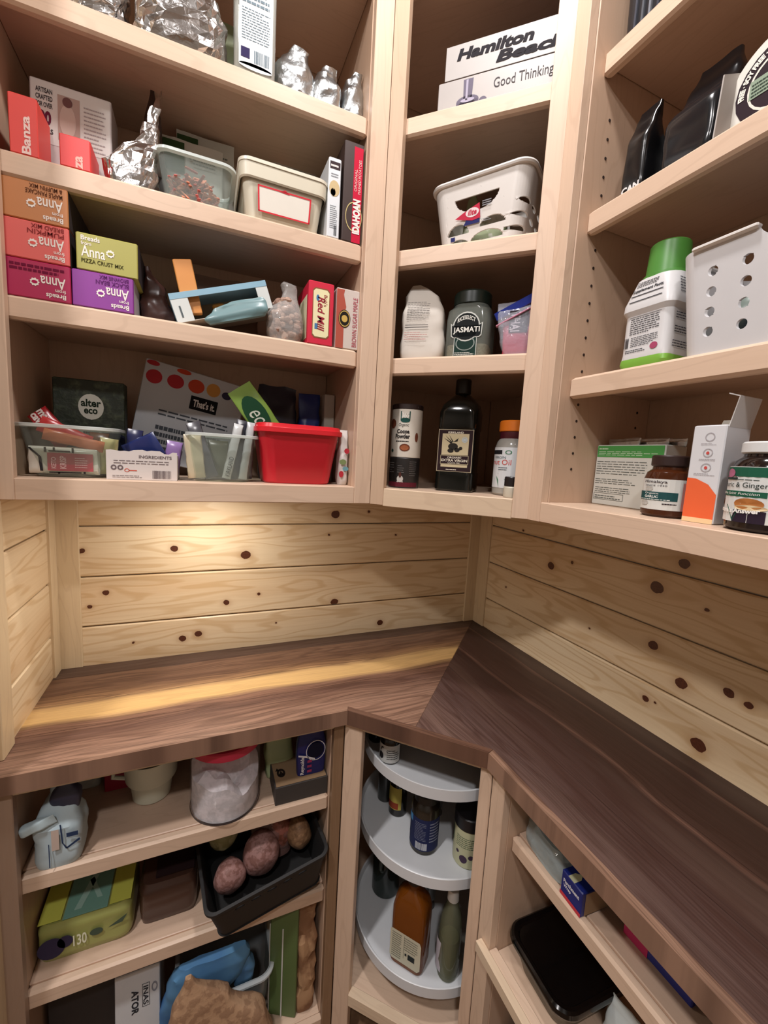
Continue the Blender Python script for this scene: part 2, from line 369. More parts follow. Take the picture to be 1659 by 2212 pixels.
wL, wR = walnut_abs('walnut_wood_left', LS, 'L', 2.2), walnut_abs('walnut_wood_right', RS, 'R', 5.7)
# boards of the left leg, mitred along y = x
def strip(name, lo, hi, left, mat):      # y from -lo to -hi on the left leg / x likewise on the right leg
    if left: return ctp(name, [(-1.28, -lo), (-1.28, -hi), (-hi if hi < .38 else -.513, -hi if hi < .38 else -hi), (-lo, -lo)][::1], mat)
for lo, hi in ((.0, .0565), (.0571, .18), (.1806, .2845)):
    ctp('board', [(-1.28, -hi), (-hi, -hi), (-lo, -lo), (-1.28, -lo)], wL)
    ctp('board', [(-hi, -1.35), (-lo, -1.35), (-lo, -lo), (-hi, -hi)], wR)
e = .015; A = Vector((-.626, -.40)); B = Vector((-.40, -.626)); t8 = e*math.tan(PI/8)
Ai = Vector((-.626+t8, -.40+e)); Bi = Vector((-.40+e, -.626+t8)); Mi = (Ai+Bi)/2
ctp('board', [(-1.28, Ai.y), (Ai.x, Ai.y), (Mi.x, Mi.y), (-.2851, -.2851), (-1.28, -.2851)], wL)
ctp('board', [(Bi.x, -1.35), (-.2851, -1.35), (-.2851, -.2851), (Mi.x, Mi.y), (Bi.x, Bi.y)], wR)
ew = [(0, 'B07F61'), (1, '9A6B50')]
def edgem(which, seed): return walnut_abs('walnut_edge', [(0, '5F4437'), (.9, '6A4C3D'), (.925, '9A7A66'), (1, '6A4C3D')], which, seed)
ctp('edge_band', [(-1.28, -.40), (A.x, A.y), (Ai.x, Ai.y), (-1.28, Ai.y)], edgem('L', 9), .885, .9205)
ctp('edge_band', [(A.x, A.y), (B.x, B.y), (Bi.x, Bi.y), (Ai.x, Ai.y)], edgem('M', 3), .885, .9205)
ctp('edge_band', [(B.x, -1.35), (Bi.x, -1.35), (Bi.x, Bi.y), (B.x, B.y)], edgem('R', 4), .885, .9205)
# ---------------------------------------------------------------- cabinets
def cab(name, label, sec): return thing(name, label, 'cabinet', sec, 0, 0, 0)
mx, mz, my = maple('x'), maple('z'), maple('y')
int_m = maple('z', 'CCAF96', 'AD8E78')
def B_(par, name, x0, x1, y0, y1, z0, z1, m, b=.0015): return MB().box(x0, x1, y0, y1, z0, z1, b).build(name, m, par)
def shelf(par, x0, x1, d0, d1, z, nh=.04, nose=.019):
    s = B_(par, 'shelf', x0, x1, d0+nose, d1, z-.019, z, maple('x', 'D0B49D', 'B1937E'))
    MB().box(x0, x1, d0, d0+nose, z-nh, z, .0045).build('nosing', mx, s)
    return s
def pegs(par, x, d, z0, z1, n, face=1):
    for k in range(n):
        z = z0+(z1-z0)*k/(n-1)
        MB().lathe([(.0028, 0), (.0028, .0006)], 10, Matrix.Translation((x, d, z)) @ Matrix.Rotation(face*PI/2, 4, 'Y')).build('peg_hole', paint('2A1810', .8), par)
TOP = 2.86
UL = cab('wall_cabinet', 'open maple wall cabinet along the back wall, full of boxes and tubs', 'L')
B_(UL, 'back_panel', -1.282, -.60, .289, .296, 1.389, TOP, int_m)
B_(UL, 'side_panel', -1.282, -1.262, .019, .289, 1.389, TOP, int_m)
B_(UL, 'side_panel', -.600, -.582, .019, .289, 1.389, TOP, int_m)
B_(UL, 'stile', -1.282, -1.2455, 0, .019, 1.389, TOP, mz)
B_(UL, 'stile', -.5985, -.557, 0, .019, 1.389, TOP, mz)
B_(UL, 'bottom_rail', -1.2455, -.5985, 0, .019, 1.389, 1.4295, mx)
B_(UL, 'bottom_panel', -1.262, -.600, .019, .289, 1.405, 1.4295, mx)
B_(UL, 'top_panel', -1.282, -.582, 0, .289, 2.84, TOP, mx)
for z in (2.52, 2.244, 1.981, 1.7485): shelf(UL, -1.2615, -.6005, .0195, .288, z)
UM = cab('corner_wall_cabinet', 'narrow diagonal maple corner wall cabinet between the two long ones', 'M')
def pent(par, name, z0, z1, f0, m, x0=-.02, x1=.388):
    # pentagon shelf: local x along the diagonal face, local y into the corner
    k = .557*q2+.297*q2  # distance from face to corner along the normal
    D = .604
    def loc(wx, wy): dx, dy = wx+.557, wy+.297; return (dx*q2-dy*q2, dx*q2+dy*q2)
    P = [(x0, f0), (x1, f0), loc(-.013, -.581), loc(-.013, -.013), loc(-.581, -.013)]
    return MB().prism(P, z0, z1).build(name, m, par, smooth=0)
for z in (2.53, 2.252, 1.977, 1.738):
    s = pent(UM, 'shelf', z-.019, z, .038, maple('x', 'D0B49D', 'B1937E'), -.0, .368)
    MB().box(.006, .362, .0195, .038, z-.04, z, .0045).build('nosing', mx, s)
B_(UM, 'stile', .0, .0335, 0, .019, 1.389, TOP, maple('z', 'D8BCA2', '8E7258'), .0005)
B_(UM, 'stile', .3345, .3682, 0, .019, 1.389, TOP, mz, .0005)
B_(UM, 'bottom_rail', .0335, .3345, 0, .019, 1.386, 1.4295, maple('x', 'DEC9AE', 'CBAE91'))
pent(UM, 'bottom_panel', 1.400, 1.4295, .019, mx, .0, .368); pent(UM, 'top_panel', 2.84, TOP, .019, mx, .0, .368)
for sgn, ang, x in ((1, PI/4, 0), (0, -PI/4, .368)):   # back panels against both walls and short returns
    pass
def wbox(par, name, x0, x1, y0, y1, z0, z1, m):   # world-axis box as a part of the diagonal cabinet
    M = par.matrix_world
    o = MB().box(x0, x1, y0, y1, z0, z1, .001).build(name, m, par)
    o.matrix_parent_inverse = (Matrix.Translation(par.location) @ Matrix.Rotation(par.rotation_euler.z, 4, 'Z')).inverted()
    return o
wbox(UM, 'back_panel', -.580, -.010, -.010, -.001, 1.389, TOP, int_m); wbox(UM, 'back_panel', -.010, -.001, -.580, -.010, 1.389, TOP, int_m)
UR = cab('wall_cabinet', 'open maple wall cabinet on the right wall with black pouches and white bottles', 'R')
B_(UR, 'back_panel', .582, 1.28, .289, .296, 1.389, TOP, int_m)
B_(UR, 'side_panel', .576, .592, .0195, .289, 1.389, TOP, int_m)
B_(UR, 'side_panel', 1.262, 1.28, .019, .289, 1.389, TOP, int_m)
B_(UR, 'stile', .5570, .5905, 0, .019, 1.389, TOP, mz, .0005)
B_(UR, 'stile', 1.24, 1.28, 0, .019, 1.389, TOP, mz)
B_(UR, 'bottom_rail', .5905, 1.24, 0, .019, 1.389, 1.4295, mx)
B_(UR, 'bottom_panel', .592, 1.262, .019, .289, 1.405, 1.4295, mx)
B_(UR, 'top_panel', .557, 1.28, 0, .289, 2.84, TOP, mx)
for z in (2.55, 2.261, 1.989, 1.681): shelf(UR, .5925, 1.2615, .042, .288, z)
pegs(UR, .5922, .072, 1.50, 2.16, 21)
pegs(UR, .5922, .25, 1.50, 2.16, 21)
# base cabinets
BL = cab('base_cabinet', 'open maple base cabinet under the long left counter', 'l')
B_(BL, 'back_panel', -1.282, -.65, .372, .383, 0, .884, int_m)
B_(BL, 'side_panel', -1.282, -1.249, .019, .372, 0, .884, int_m)
B_(BL, 'side_panel', -.652, -.634, .019, .372, 0, .884, int_m)
B_(BL, 'stile', -1.282, -1.2435, 0, .019, 0, .884, maple('z', 'AE9582', '8C7260'))
st = B_(BL, 'stile', -.6505, -.626, 0, .019, 0, .884, maple('z', '937457', '66503C')); st['label'] = 'brown streaked stile'
B_(BL, 'top_rail', -1.2435, -.6505, 0, .019, .870, .884, maple('x', 'DEC9AE', 'CBAE91'))
for z in (.684, .427): shelf(BL, -1.2485, -.6525, .0195, .371, z, .038)
B_(BL, 'bottom_panel', -1.2485, -.6525, .0195, .371, .04, .06, mx)
B_(BL, 'kick_board', -1.2435, -.6505, .004, .019, .0, .06, mx)
BM = cab('corner_base_cabinet', 'diagonal maple corner base cabinet holding round white turntables', 'm')
B_(BM, 'stile', .001, .046, 0, .019, 0, .884, mz); B_(BM, 'stile', .3175, .342, 0, .019, 0, .884, mz)
B_(BM, 'top_rail', .046, .3175, 0, .019, .872, .884, maple('x', 'DEC9AE', 'CBAE91'))
def pent2(name, z0, z1, m, f0=.0):
    def loc(wx, wy): dx, dy = wx+.626, wy+.384; return (dx*q2-dy*q2, dx*q2+dy*q2)
    return MB().prism([(.0, f0), (.342, f0), loc(-.01, -.62), loc(-.01, -.01), loc(-.62, -.01)], z0, z1).build(name, m, BM, smooth=0)
pent2('bottom_panel', .13, .155, mx, .019); B_(BM, 'bottom_rail', .046, .3175, -.004, .019, .125, .158, maple('x', 'DEC9AE', 'CBAE91'))
wbox(BM, 'back_panel', -.632, -.012, -.012, -.002, 0, .884, int_m); wbox(BM, 'back_panel', -.012, -.002, -.632, -.012, 0, .884, int_m)
BR = cab('base_cabinet', 'open maple base cabinet under the right counter with a black tray', 'r')
B_(BR, 'back_panel', .65, 1.28, .372, .383, 0, .884, int_m)
B_(BR, 'side_panel', .634, .664, .019, .372, 0, .884, int_m); B_(BR, 'side_panel', 1.262, 1.28, .019, .372, 0, .884, int_m)
B_(BR, 'stile', .626, .664, 0, .019, 0.0, .884, mz); B_(BR, 'stile', 1.24, 1.28, 0, .019, 0, .884, mz)
B_(BR, 'top_rail', .664, 1.24, 0, .019, .874, .884, mx)
shelf(BR, .6645, 1.2615, .030, .371, .7535, .033)
B_(BR, 'drawer_floor', .6645, 1.2615, .019, .371, .470, .485, mx)
s_ = B_(BR, 'rail', .640, 1.24, -.016, -.0005, .474, .499, maple('x', 'DEC9AE', 'CBAE91')); B_(BR, 'rail', .6645, 1.24, .0, .019, .47, .497, mx)
B_(BR, 'bottom_panel', .6645, 1.2615, .0195, .371, .11, .13, mx)
# fixtures
for i, (p, s, e_, c) in enumerate(LAMPS):
    o = empty('recessed_light', (p[0], p[1], 2.90)); tag(o, ['round recessed ceiling light nearest the corner cabinet', 'round recessed ceiling light in the open room to the left', 'round recessed ceiling light farthest from the shelves'][i], 'light', 'recessed ceiling lights')
    MB().lathe([(s/2+.0, -.004), (s/2+.02, -.006), (s/2+.02, 0), (s/2, 0)], 32, cap0=False, cap1=False).build('trim_ring', paint('E8E4DC'), o)
    MB().lathe([(.001, -.003), (s/2, -.003)], 32, cap0=False, cap1=False).build('lens', paint('FFF2E4', .5, 0, .5, 0, 4), o)
o = empty('puck_light', (-.93, -.205, 1.4048)); tag(o, 'small round puck light under the back wall cabinet', 'light')
MB().lathe([(.001, 0), (.036, 0), (.036, -.010), (.031, -.012)], 28, cap1=False).build('housing', paint('BFBBB4', .4, 1), o)
MB().lathe([(.001, -.0115), (.031, -.0115)], 28, cap0=False, cap1=False).build('lens', paint('FFE0B0', .5, 0, .5, 0, 5), o)
# ================================================================ builders for the goods
from mathutils import noise as mnoise
def jig(mb, amp, freq, seed, keep=0.0):
    """crumple a shell: smooth noise displacement growing with height above keep"""
    out = []
    for v in mb.v:
        p = Vector(v); n = mnoise.noise_vector(p*freq+Vector((seed*3.1, seed*1.7, seed)))+.5*mnoise.noise_vector(p*freq*2.7+Vector((seed, 5, seed*2)))
        k = amp if p.z > keep else amp*max(0, p.z/keep if keep else 1)
        out.append(tuple(p+n*k))
    mb.v = out; return mb
def bag_mb(w, d, h, prof, n=36, m=18, amp=.004, freq=22, seed=1, sq=.55):
    """prof: (t, width factor, depth factor, x shift, y shift)"""
    def ev(t):
        for a, b in zip(prof, prof[1:]):
            if t <= b[0]:
                k = (t-a[0])/max(b[0]-a[0], 1e-6); k = k*k*(3-2*k); return [a[i]+(b[i]-a[i])*k for i in range(1, 5)]
        return prof[-1][1:5]
    rings = []
    for i in range(m+1):
        t = i/m; fw, fd, ox, oy = ev(t); r = []
        for k in range(n):
            a = 2*PI*k/n; c, s_ = math.cos(a), math.sin(a)
            r.append((w/2*fw*math.copysign(abs(c)**sq, c)+ox, d/2*fd*math.copysign(abs(s_)**sq, s_)+oy, h*t))
        rings.append(r)
    mb = MB().loft(rings); return jig(mb, amp, freq, seed, h*.12)
FLATTOP = [(0, .86, .7, 0, 0), (.08, .97, 1, 0, 0), (.5, 1, .95, 0, 0), (.85, 1, .35, 0, 0), (1, .99, .05, 0, 0)]
ROLLTOP = [(0, .85, .9, 0, 0), (.1, 1, 1, 0, 0), (.55, .98, .95, 0, 0), (.8, .72, .6, 0, 0), (.93, .5, .35, .006, -.004), (1, .42, .2, .010, -.010)]
def pouch(name, label, cat, sec, s, d, z, w, dep, h, mat, prof=FLATTOP, rot=0, rx=0, ry=0, group=None, amp=.004, freq=22, seed=1, sq=.55, smooth=30, body='bag'):
    T = thing(name, label, cat, sec, s, d+dep/2, z, rot, rx, ry, group)
    bag_mb(w, dep, h, prof, amp=amp, freq=freq, seed=seed, sq=sq).build(body, mat, T, smooth=smooth); return T
def boxy(name, label, cat, sec, s, d, z, w, dep, h, color, rot=0, rx=0, ry=0, group=None, part='carton', b=.0015, mat=None, rough=.45):
    T = thing(name, label, cat, sec, s, d+dep/2, z, rot, rx, ry, group)
    MB().box(-w/2, w/2, -dep/2, dep/2, 0, h, b).build(part, mat or paint(color, rough), T); return T
def tubmesh(w, dep, h, taper, r, th=.002, n=6, lip=.005, liph=.006):
    w0, d0 = w-taper*2, dep-taper*2
    R = [rr(w0-.006, d0-.006, r, n, 0), rr(w0, d0, r, n, .004), rr(w, dep, r, n, h)]
    I = [rr(w-th*2, dep-th*2, r, n, h), rr(w0-th*2, d0-th*2, r, n, .004+th)]
    return MB().loft(R+I)
def rimmesh(w, dep, h, r, lip=.006, liph=.007, n=6):
    return MB().loft([rr(w-.001, dep-.001, r, n, h-liph), rr(w+lip*2, dep+lip*2, r+lip, n, h-liph+.001), rr(w+lip*2, dep+lip*2, r+lip, n, h-.001), rr(w+lip*1.6, dep+lip*1.6, r+lip, n, h), rr(w-.005, dep-.005, r, n, h), rr(w-.005, dep-.005, r, n, h-liph)], cap0=False, cap1=False, close=True)
def tub(name, label, cat, sec, s, d, z, w, dep, h, taper, r, mat, rimmat=None, lip=.006, liph=.007, rot=0, rx=0, ry=0, body='body', group=None):
    T = thing(name, label, cat, sec, s, d+dep/2, z, rot, rx, ry, group)
    tubmesh(w, dep, h, taper, r).build(body, mat, T); rimmesh(w, dep, h, r, lip, liph).build('rim', rimmat or mat, T); return T
def bottle(name, label, cat, sec, s, d, z, prof, mat, body='body', rot=0, rx=0, ry=0, group=None, n=36, sx=1, sy=1):
    """d is the depth of the axis"""
    T = thing(name, label, cat, sec, s, d, z, rot, rx, ry, group)
    MB().lathe(prof, n, sx=sx, sy=sy).build(body, mat, T); return T
def cyl(T, name, r, z0, z1, mat, n=32, b=.001, ridges=0, label=None, sx=1, sy=1):
    o = MB().lathe([(r-b, z0), (r, z0+b), (r, z1-b), (r-b, z1)], n, sx=sx, sy=sy).build(name, mat, T, label=label)
    return o
def band(T, name, R, a0, a1, z0, z1, mat, h=.0006, n=20, sx=1, sy=1):
    """a paper label wrapped part of the way round a bottle"""
    F = cylf(R, a0, a1, z0, z1); mb = MB()
    o_ = [(F(i/n, 0, h), F(i/n, 1, h), F(i/n, 1, .0001), F(i/n, 0, .0001)) for i in range(n+1)]
    vs = [p for q in o_ for p in q]; fs = []
    for i in range(n):
        for k in range(4): fs.append((i*4+k, i*4+(k+1) % 4, i*4+4+(k+1) % 4, i*4+4+k))
    mb.add(vs, fs); o = mb.build(name, mat, T); return o
def blobs(pos, r, seed, sub=1, squash=(1, 1, .8)):
    R = random.Random(seed); mb = MB(); seg = [(math.sin(PI*i/5), -math.cos(PI*i/5)) for i in range(6)]
    for (x, y, z) in pos:
        k = r*R.uniform(.7, 1.2); M = Matrix.Translation((x, y, z)) @ Matrix.Rotation(R.random()*6, 4, 'X') @ Matrix.Rotation(R.random()*6, 4, 'Z') @ Matrix.Diagonal((k*squash[0]*R.uniform(.8, 1.3), k*squash[1], k*squash[2], 1))
        mb.lathe(seg, 8, M)
    return mb
def bar(name, label, sec, s, d, z, w, l, color, rx, ry, rot, group=None, t=.014, mat=None):
    T = thing(name, label, 'snack bar', sec, s, d, z, rot, rx, ry, group)
    mb = MB(); n = 12; rings = []
    for i in range(n+1):
        v = i/n; f = 1-.85*abs(2*v-1)**8; rings.append(rr(w, max(t*f, .0015), max(t*f, .0015)*.45, 2, l*v))
    jig(mb.loft(rings), .0012, 60, w*100).build('wrapper', mat or paint(color, .25, 0, .8), T); return T
WHT = 'DDD9D2'
# ================================================================ long left wall cabinet, top shelf
S1, S2, S3, S4 = 2.2445, 1.9815, 1.749, 1.430
fm = foil()
pouch('foil_bag', 'largest crumpled silver foil bag on the top shelf', 'foil bag', 'L', -.972, .03, S1, .165, .11, .20, fm, [(0, .8, .8, 0, 0), (.1, 1, 1, 0, 0), (.4, .95, 1, 0, 0), (.7, .8, .7, -.01, 0), (1, .9, .2, -.02, 0)], amp=.009, freq=50, seed=3, smooth=0)
pouch('foil_bag', 'flattened silver foil bag at the left end of the top shelf', 'foil bag', 'L', -1.115, .06, S1, .10, .08, .13, fm, amp=.009, freq=50, seed=8, smooth=0)
pouch('herb_packet', 'narrow olive green packet behind the clear labelled box on the top shelf', 'packet', 'L', -.885, .13, S1, .05, .04, .17, paint('6C7350', .5), seed=4)
T = thing('clamshell_box', 'upright clear plastic box with a white nutrition label on the top shelf', 'box', 'L', -.838, .06, S1)
MB().loft([rr(.074, .056, .010, 4, 0), rr(.078, .060, .012, 4, .004), rr(.080, .062, .012, 4, .165), rr(.07, .052, .010, 4, .172)]).build('shell', film('D8DCD6', .5, .15), T)
printon(T, ff(.064, .0635, .15, .012), 'E9EEF0', [('r', 0, 0, 1, 1), ('e', .5, 1, .5, .05), ('e', .5, 0, .5, .04)], 'paper_label', .0008)
printon(T, ff(.064, .0635, .15, .012), '70808A', [('lines', .08, .72, .92, .9, 3, .5), ('lines', .08, .3, .92, .68, 12, .3), ('bars', .45, .05, .92, .2, 18)], 'fine_print', .0013)
printon(T, ff(.064, .0635, .15, .012), '2C2350', [('r', .06, .08, .32, .2)], 'square_mark', .0013)
for (x, w_, h_, sd, lb) in ((-.754, .084, .108, 2, 'rolled-top silver foil pouch nearest the clear labelled box on the top shelf'), (-.684, .066, .100, 5, 'middle one of the three rolled-top silver pouches on the top shelf'), (-.624, .052, .110, 9, 'rolled-top silver foil pouch against the right end of the top shelf')):
    pouch('foil_pouch', lb, 'foil pouch', 'L', x, .045, S1, w_, .06, h_, foil('B9BDBE', .3), ROLLTOP, group='rolled foil pouches on the top shelf', amp=.006, freq=30, seed=sd, sq=.8, smooth=25)
# ---------------------------------------------------------------- second shelf
T = boxy('book_box', 'white printed cardboard box leaning behind the red pasta boxes', 'box', 'L', -1.163, .10, S2, .128, .07, .178, 'C9BFBC', rx=-3)
F = ff(.128, .07, .178)
printon(T, F, 'D9D5D0', [('r', .02, .38, .98, .985)], 'paper_label', .0004)
printon(T, F, '4A4445', [('t', 'ARTISAN', .07, .87, .27, .92, {'b': .03}), ('t', 'CRAFTED', .07, .80, .27, .85, {'b': .03}), ('t', 'FOR OVER', .07, .73, .27, .78, {'b': .03}), ('t', 'YEARS', .07, .48, .27, .53, {'b': .03})], h=.0009)
printon(T, F, '6A1F3C', [('t', '90', .10, .56, .25, .70, {'b': .05})], 'number', .0009)
printon(T, F, 'B39A90', [('r', .33, .45, .6, .9)], 'picture', .0009); printon(T, F, 'C9B3A8', [('e', .45, .65, .1, .17)], 'picture', .0013); printon(T, F, '6E4A48', [('e', .45, .84, .06, .05)], 'picture', .0017)
printon(T, F, 'A79C9C', [('lines', .65, .42, .93, .88, 11, .3)], 'fine_print', .0009)
T = boxy('pasta_box', 'taller red pasta box standing at the left end of the second shelf', 'box', 'L', -1.2145, .024, S2, .040, .07, .093, 'E0443C', group='red pasta boxes')
printon(T, ff(.04, .07, .093), 'F3D6CF', [('t', 'Banza', .42, .02, .74, .66, {'rot': 90, 'b': .03})])
T = boxy('pasta_box', 'shorter red pasta box, second from the left end of the shelf', 'box', 'L', -1.142, .024, S2, .046, .07, .052, 'E23A38', group='red pasta boxes')
printon(T, ff(.046, .07, .052), 'F3B9AE', [('t', 'za', .5, .02, .74, .42, {'rot': 90, 'b': .03})])
pouch('coffee_pouch', 'tall dark pouch standing behind the crumpled foil on the second shelf', 'pouch', 'L', -1.03, .12, S2, .055, .04, .250, paint('3A2D2A', .35), [(0, 1, 1, .0, 0), (.3, 1, 1, 0, 0), (.7, .6, .6, .0, 0), (1, .12, .1, .0, 0)], amp=.002, seed=6)
pouch('foil_bag', 'crumpled silver foil bag rising to a spike on the second shelf', 'foil bag', 'L', -1.060, .03, S2, .086, .06, .215, fm, [(0, .9, .9, 0, 0), (.15, 1.05, 1, 0, 0), (.3, .8, .9, .008, 0), (.45, .42, .6, .030, 0.01), (.7, .22, .3, .036, .015), (1, .05, .05, .048, .03)], amp=.006, freq=55, seed=11, smooth=0)
for (x, d_, hh, lb) in ((-.955, .17, .195, 'front green and white pouch standing behind the clear tub'), (-.928, .205, .235, 'rear green and white pouch, partly hidden, behind the clear tub')):
    T = pouch('snack_pouch', lb, 'pouch', 'L', x, d_, S2, .125, .025, hh, paint('CFD2CC', .5), amp=.002, seed=hh*10, group='green and white pouches', sq=.3)
    F = ff(.12, .028, hh); printon(T, F, '37502F', [('r', .0, .62, .36, .93)], 'green_panel', .0012); printon(T, F, '6F7672', [('lines', .5, .74, .9, .86, 3), ('e', .46, .8, .03, .02)], 'fine_print', .0012)
T = tub('plastic_tub', 'clear plastic tub of orange-pink dried strips on the second shelf', 'tub', 'L', -.946, .025, S2, .138, .13, .082, .012, .02, film('DCE8E4', .15, .12), film('EEF6F3', .6, .15))
R_ = random.Random(5); mb = MB()
for i in range(300):
    x, y = R_.uniform(-.045, .04), R_.uniform(-.05, .045); z = .006+R_.random()*(.062-.6*abs(x+.005))
    M = Matrix.Translation((x, y, z)) @ Matrix.Rotation(R_.uniform(0, 6), 4, 'Z') @ Matrix.Rotation(R_.uniform(-.9, .9), 4, 'Y'); mb.box(-.012, .012, -.0028, .0028, -.0015, .0015, .0008, M)
o = mb.build('dried_strips', speckle('D98B6E', 'B8605A', 60), T); o['kind'] = 'stuff'
T = tub('storage_bin', 'cream plastic bin with a red-framed blank label on the second shelf', 'bin', 'L', -.775, .022, S2, .178, .20, .108, .014, .018, paint('D6D0BC', .4), paint('DDD8C6', .35), lip=.005, liph=.008)
MB().loft([rr(.1775, .1995, .018, 5, .072), rr(.182, .204, .02, 5, .075), rr(.1845, .2065, .02, 5, .1)], False, False).build('collar', paint('D6D0BC', .4), T)
F = quadf((-.07, -.0925, .0), (.07, -.0925, .0), (.074, -.0985, .074), (-.074, -.0985, .074))
printon(T, F, 'E2DDD2', [('r', .14, .24, .86, .82)], 'paper_label', .0008); printon(T, F, 'D0303C', [('frame', .12, .2, .88, .86, .022, .04), ('p', [(.43, .82), (.57, .80), (.5, .90)])], 'red_border', .0014)
T = boxy('cereal_box', 'white box with an orange square peeking over the cream bin', 'box', 'L', -.717, .235, S2, .107, .04, .25, 'C8C4BC')
F = ff(.107, .04, .25); printon(T, F, 'D98048', [('r', .06, .82, .30, .96)], 'orange_square'); printon(T, F, '2E2A28', [('ring', .5, .84, .06, .028, .5), ('lines', .78, .88, .95, .95, 2, .6)], 'dark_mark')
T = boxy('pasta_carton', 'slim white carton with a picture of pasta beside the cream bin', 'box', 'L', -.669, .024, S2, .028, .13, .162, 'D9DEE2')
F = ff(.028, .13, .162); printon(T, F, '3A2D30', [('r', .1, .86, .92, .95)], 'dark_band'); printon(T, F, 'EEE6E0', [('lines', .16, .885, .86, .925, 1, .6)], 'lettering', .0009)
printon(T, F, 'C9B489', [('e', .5, .62, .42, .1), ('e', .4, .57, .2, .05)], 'pasta_picture'); printon(T, F, '7C8288', [('lines', .2, .76, .8, .82, 2), ('lines', .2, .12, .8, .42, 12, .35)], 'fine_print'); printon(T, F, '1C1C20', [('bars', .55, .03, .8, .16, 5)], 'barcode')
T = boxy('potato_box', 'dark brown box with a red strip and gold ring beside the slim white carton', 'box', 'L', -.627, .022, S2, .044, .13, .205, '3B2B28')
F = ff(.044, .13, .205); printon(T, F, 'C2173A', [('r', .5, 0, .97, .96)], 'red_strip', .0004); printon(T, F, 'C9B77E', [('ring', .58, .26, .44, .15, .08)], 'gold_ring', .0008)
printon(T, F, 'EFE3DE', [('t', 'IDAHOAN', .52, .09, .92, .44, {'rot': 90, 'b': .06})], 'lettering', .0012); printon(T, F, 'F0C8C4', [('t', 'ORIGINAL', .56, .52, .7, .74, {'rot': 90}), ('t', 'MASHED POTATOES', .76, .5, .9, .84, {'rot': 90})], 'lettering', .0009)
# ---------------------------------------------------------------- third shelf: baking mixes
MIX = [(-1.2035, 1.749, 'B0164F', 'crimson baking mix box at the bottom left of the stack, upside down', [], 180, '6E0F36', '45222C'),
       (-1.1045, 1.749, '8B3796', 'purple baking mix box, upside down, under the olive one', ['BLACK BEAN', 'BROWNIE MIX'], 180, '5E2268', 'A9A4AC'),
       (-1.2035, 1.8135, 'E0635C', 'salmon baking mix box in the middle of the left stack, upside down', ['PUMPKIN', 'BREAD MIX'], 180, '8A2F2F', '2E2628'),
       (-1.2035, 1.878, 'C27E48', 'caramel brown baking mix box on top of the left stack, upside down', ['MAPLE PANCAKE', '& MUFFIN MIX'], 180, '5A3018', '3A3234'),
       (-1.0965, 1.8135, 'A9A452', 'olive green baking mix box standing right way up on the purple one', ['PIZZA CRUST MIX'], 0, '3E3A12', '3A3234')]
for (x, z, c, lb, ttl, ro, tc, sc_) in MIX:
    T = boxy('baking_mix_box', lb, 'box', 'L', x, .022, z, .0975, .16, .0635, c, group='bread baking mix boxes')
    F = ff(.0975, .16, .0635)
    def bxs(x0, y0, x1, y1): return (1-x1, 1-y1, 1-x0, 1-y0) if ro else (x0, y0, x1, y1)
    o = {'rot': ro, 'b': .01}
    printon(T, F, 'F4ECE4', [('t', 'Breads', *bxs(.08, .80, .38, .93), {'rot': ro, 'b': .02}), ('t', 'from', *bxs(.08, .67, .24, .77), o), ('t', 'Anna', *bxs(.08, .36, .46, .66), o),
                             ('star', (.545 if not ro else .455), (.56 if not ro else .44), .075, .115, 9)], h=.0006)
    printon(T, F, c, [('e', (.545 if not ro else .455), (.56 if not ro else .44), .045, .04)], 'badge_mark', .001)
    if not ttl: its = [('lines', .1, .70, .92, .92, 2, .6)]
    elif len(ttl) == 1: its = [('t', ttl[0], .08, .20, .76, .31, o)]
    else: its = [('t', ttl[0], *bxs(.08, .19, .62, .31), o), ('t', ttl[1], *bxs(.08, .05, .56, .16), o)]
    printon(T, F, tc, its, 'title_lettering', .0006)
    printon(T, frt(.0975, .16, .0635), sc_, [('r', 0.01, .01, .99, .99)], 'side_panel', .0004)
pouch('date_bag', 'dark brown translucent bag slumped beside the purple mix box', 'bag', 'L', -1.02, .09, S3, .068, .05, .125, paint('4A302B', .25), [(0, .9, .9, 0, 0), (.2, 1, 1, 0, 0), (.6, .6, .7, -.01, 0), (1, .12, .2, -.022, 0)], amp=.006, freq=30, seed=4)
pouch('paper_sack', 'large open brown paper bag at the back of the third shelf', 'bag', 'L', -.895, .152, S3, .185, .11, .150, paint('6B5140', .8), [(0, .85, .85, 0, 0), (.2, .95, 1, 0, 0), (.8, 1, .9, 0, 0), (1, 1.0, .7, 0, 0)], amp=.005, seed=12)
T = boxy('orange_packet', 'small orange-tan packet leaning out of the brown paper bag', 'packet', 'L', -.952, .058, S3+.03, .036, .016, .105, 'D9924C', ry=-12)
T = thing('window_box', 'open light blue box with a cut-out window tipped to the left on the third shelf', 'box', 'L', -.886, .098, S3+.0355, 0, 0, -19)
bl = paint('8FB7CC', .4)
MB().box(-.1, .1, -.05, .05, .054, .056, .0005).build('top_panel', bl, T); MB().box(-.1, .1, .048, .05, 0, .056, .0005).build('back_panel', paint('9C8468', .6), T); MB().box(-.1, .1, -.05, .05, 0, .002, .0005).build('bottom_panel', paint('B9AFA0', .6), T)
MB().box(-.1, -.066, -.051, -.049, 0, .056, .0004).build('front_flap', paint('D4DAD8', .45), T); MB().box(.075, .1, -.051, -.049, 0, .056, .0004).build('front_flap', paint('D4DAD8', .45), T); MB().box(-.1, .1, -.0515, -.0495, .045, .057, .0004).build('front_band', bl, T)
MB().box(-.1, -.098, -.05, .05, 0, .056, .0005).build('side_panel', bl, T); MB().box(.098, .1, -.05, .05, 0, .056, .0005).build('side_panel', bl, T)
MB().box(-.02, .005, -.02, 0, .003, .035, .003).build('inner_packet', paint('B07A30', .5), T)
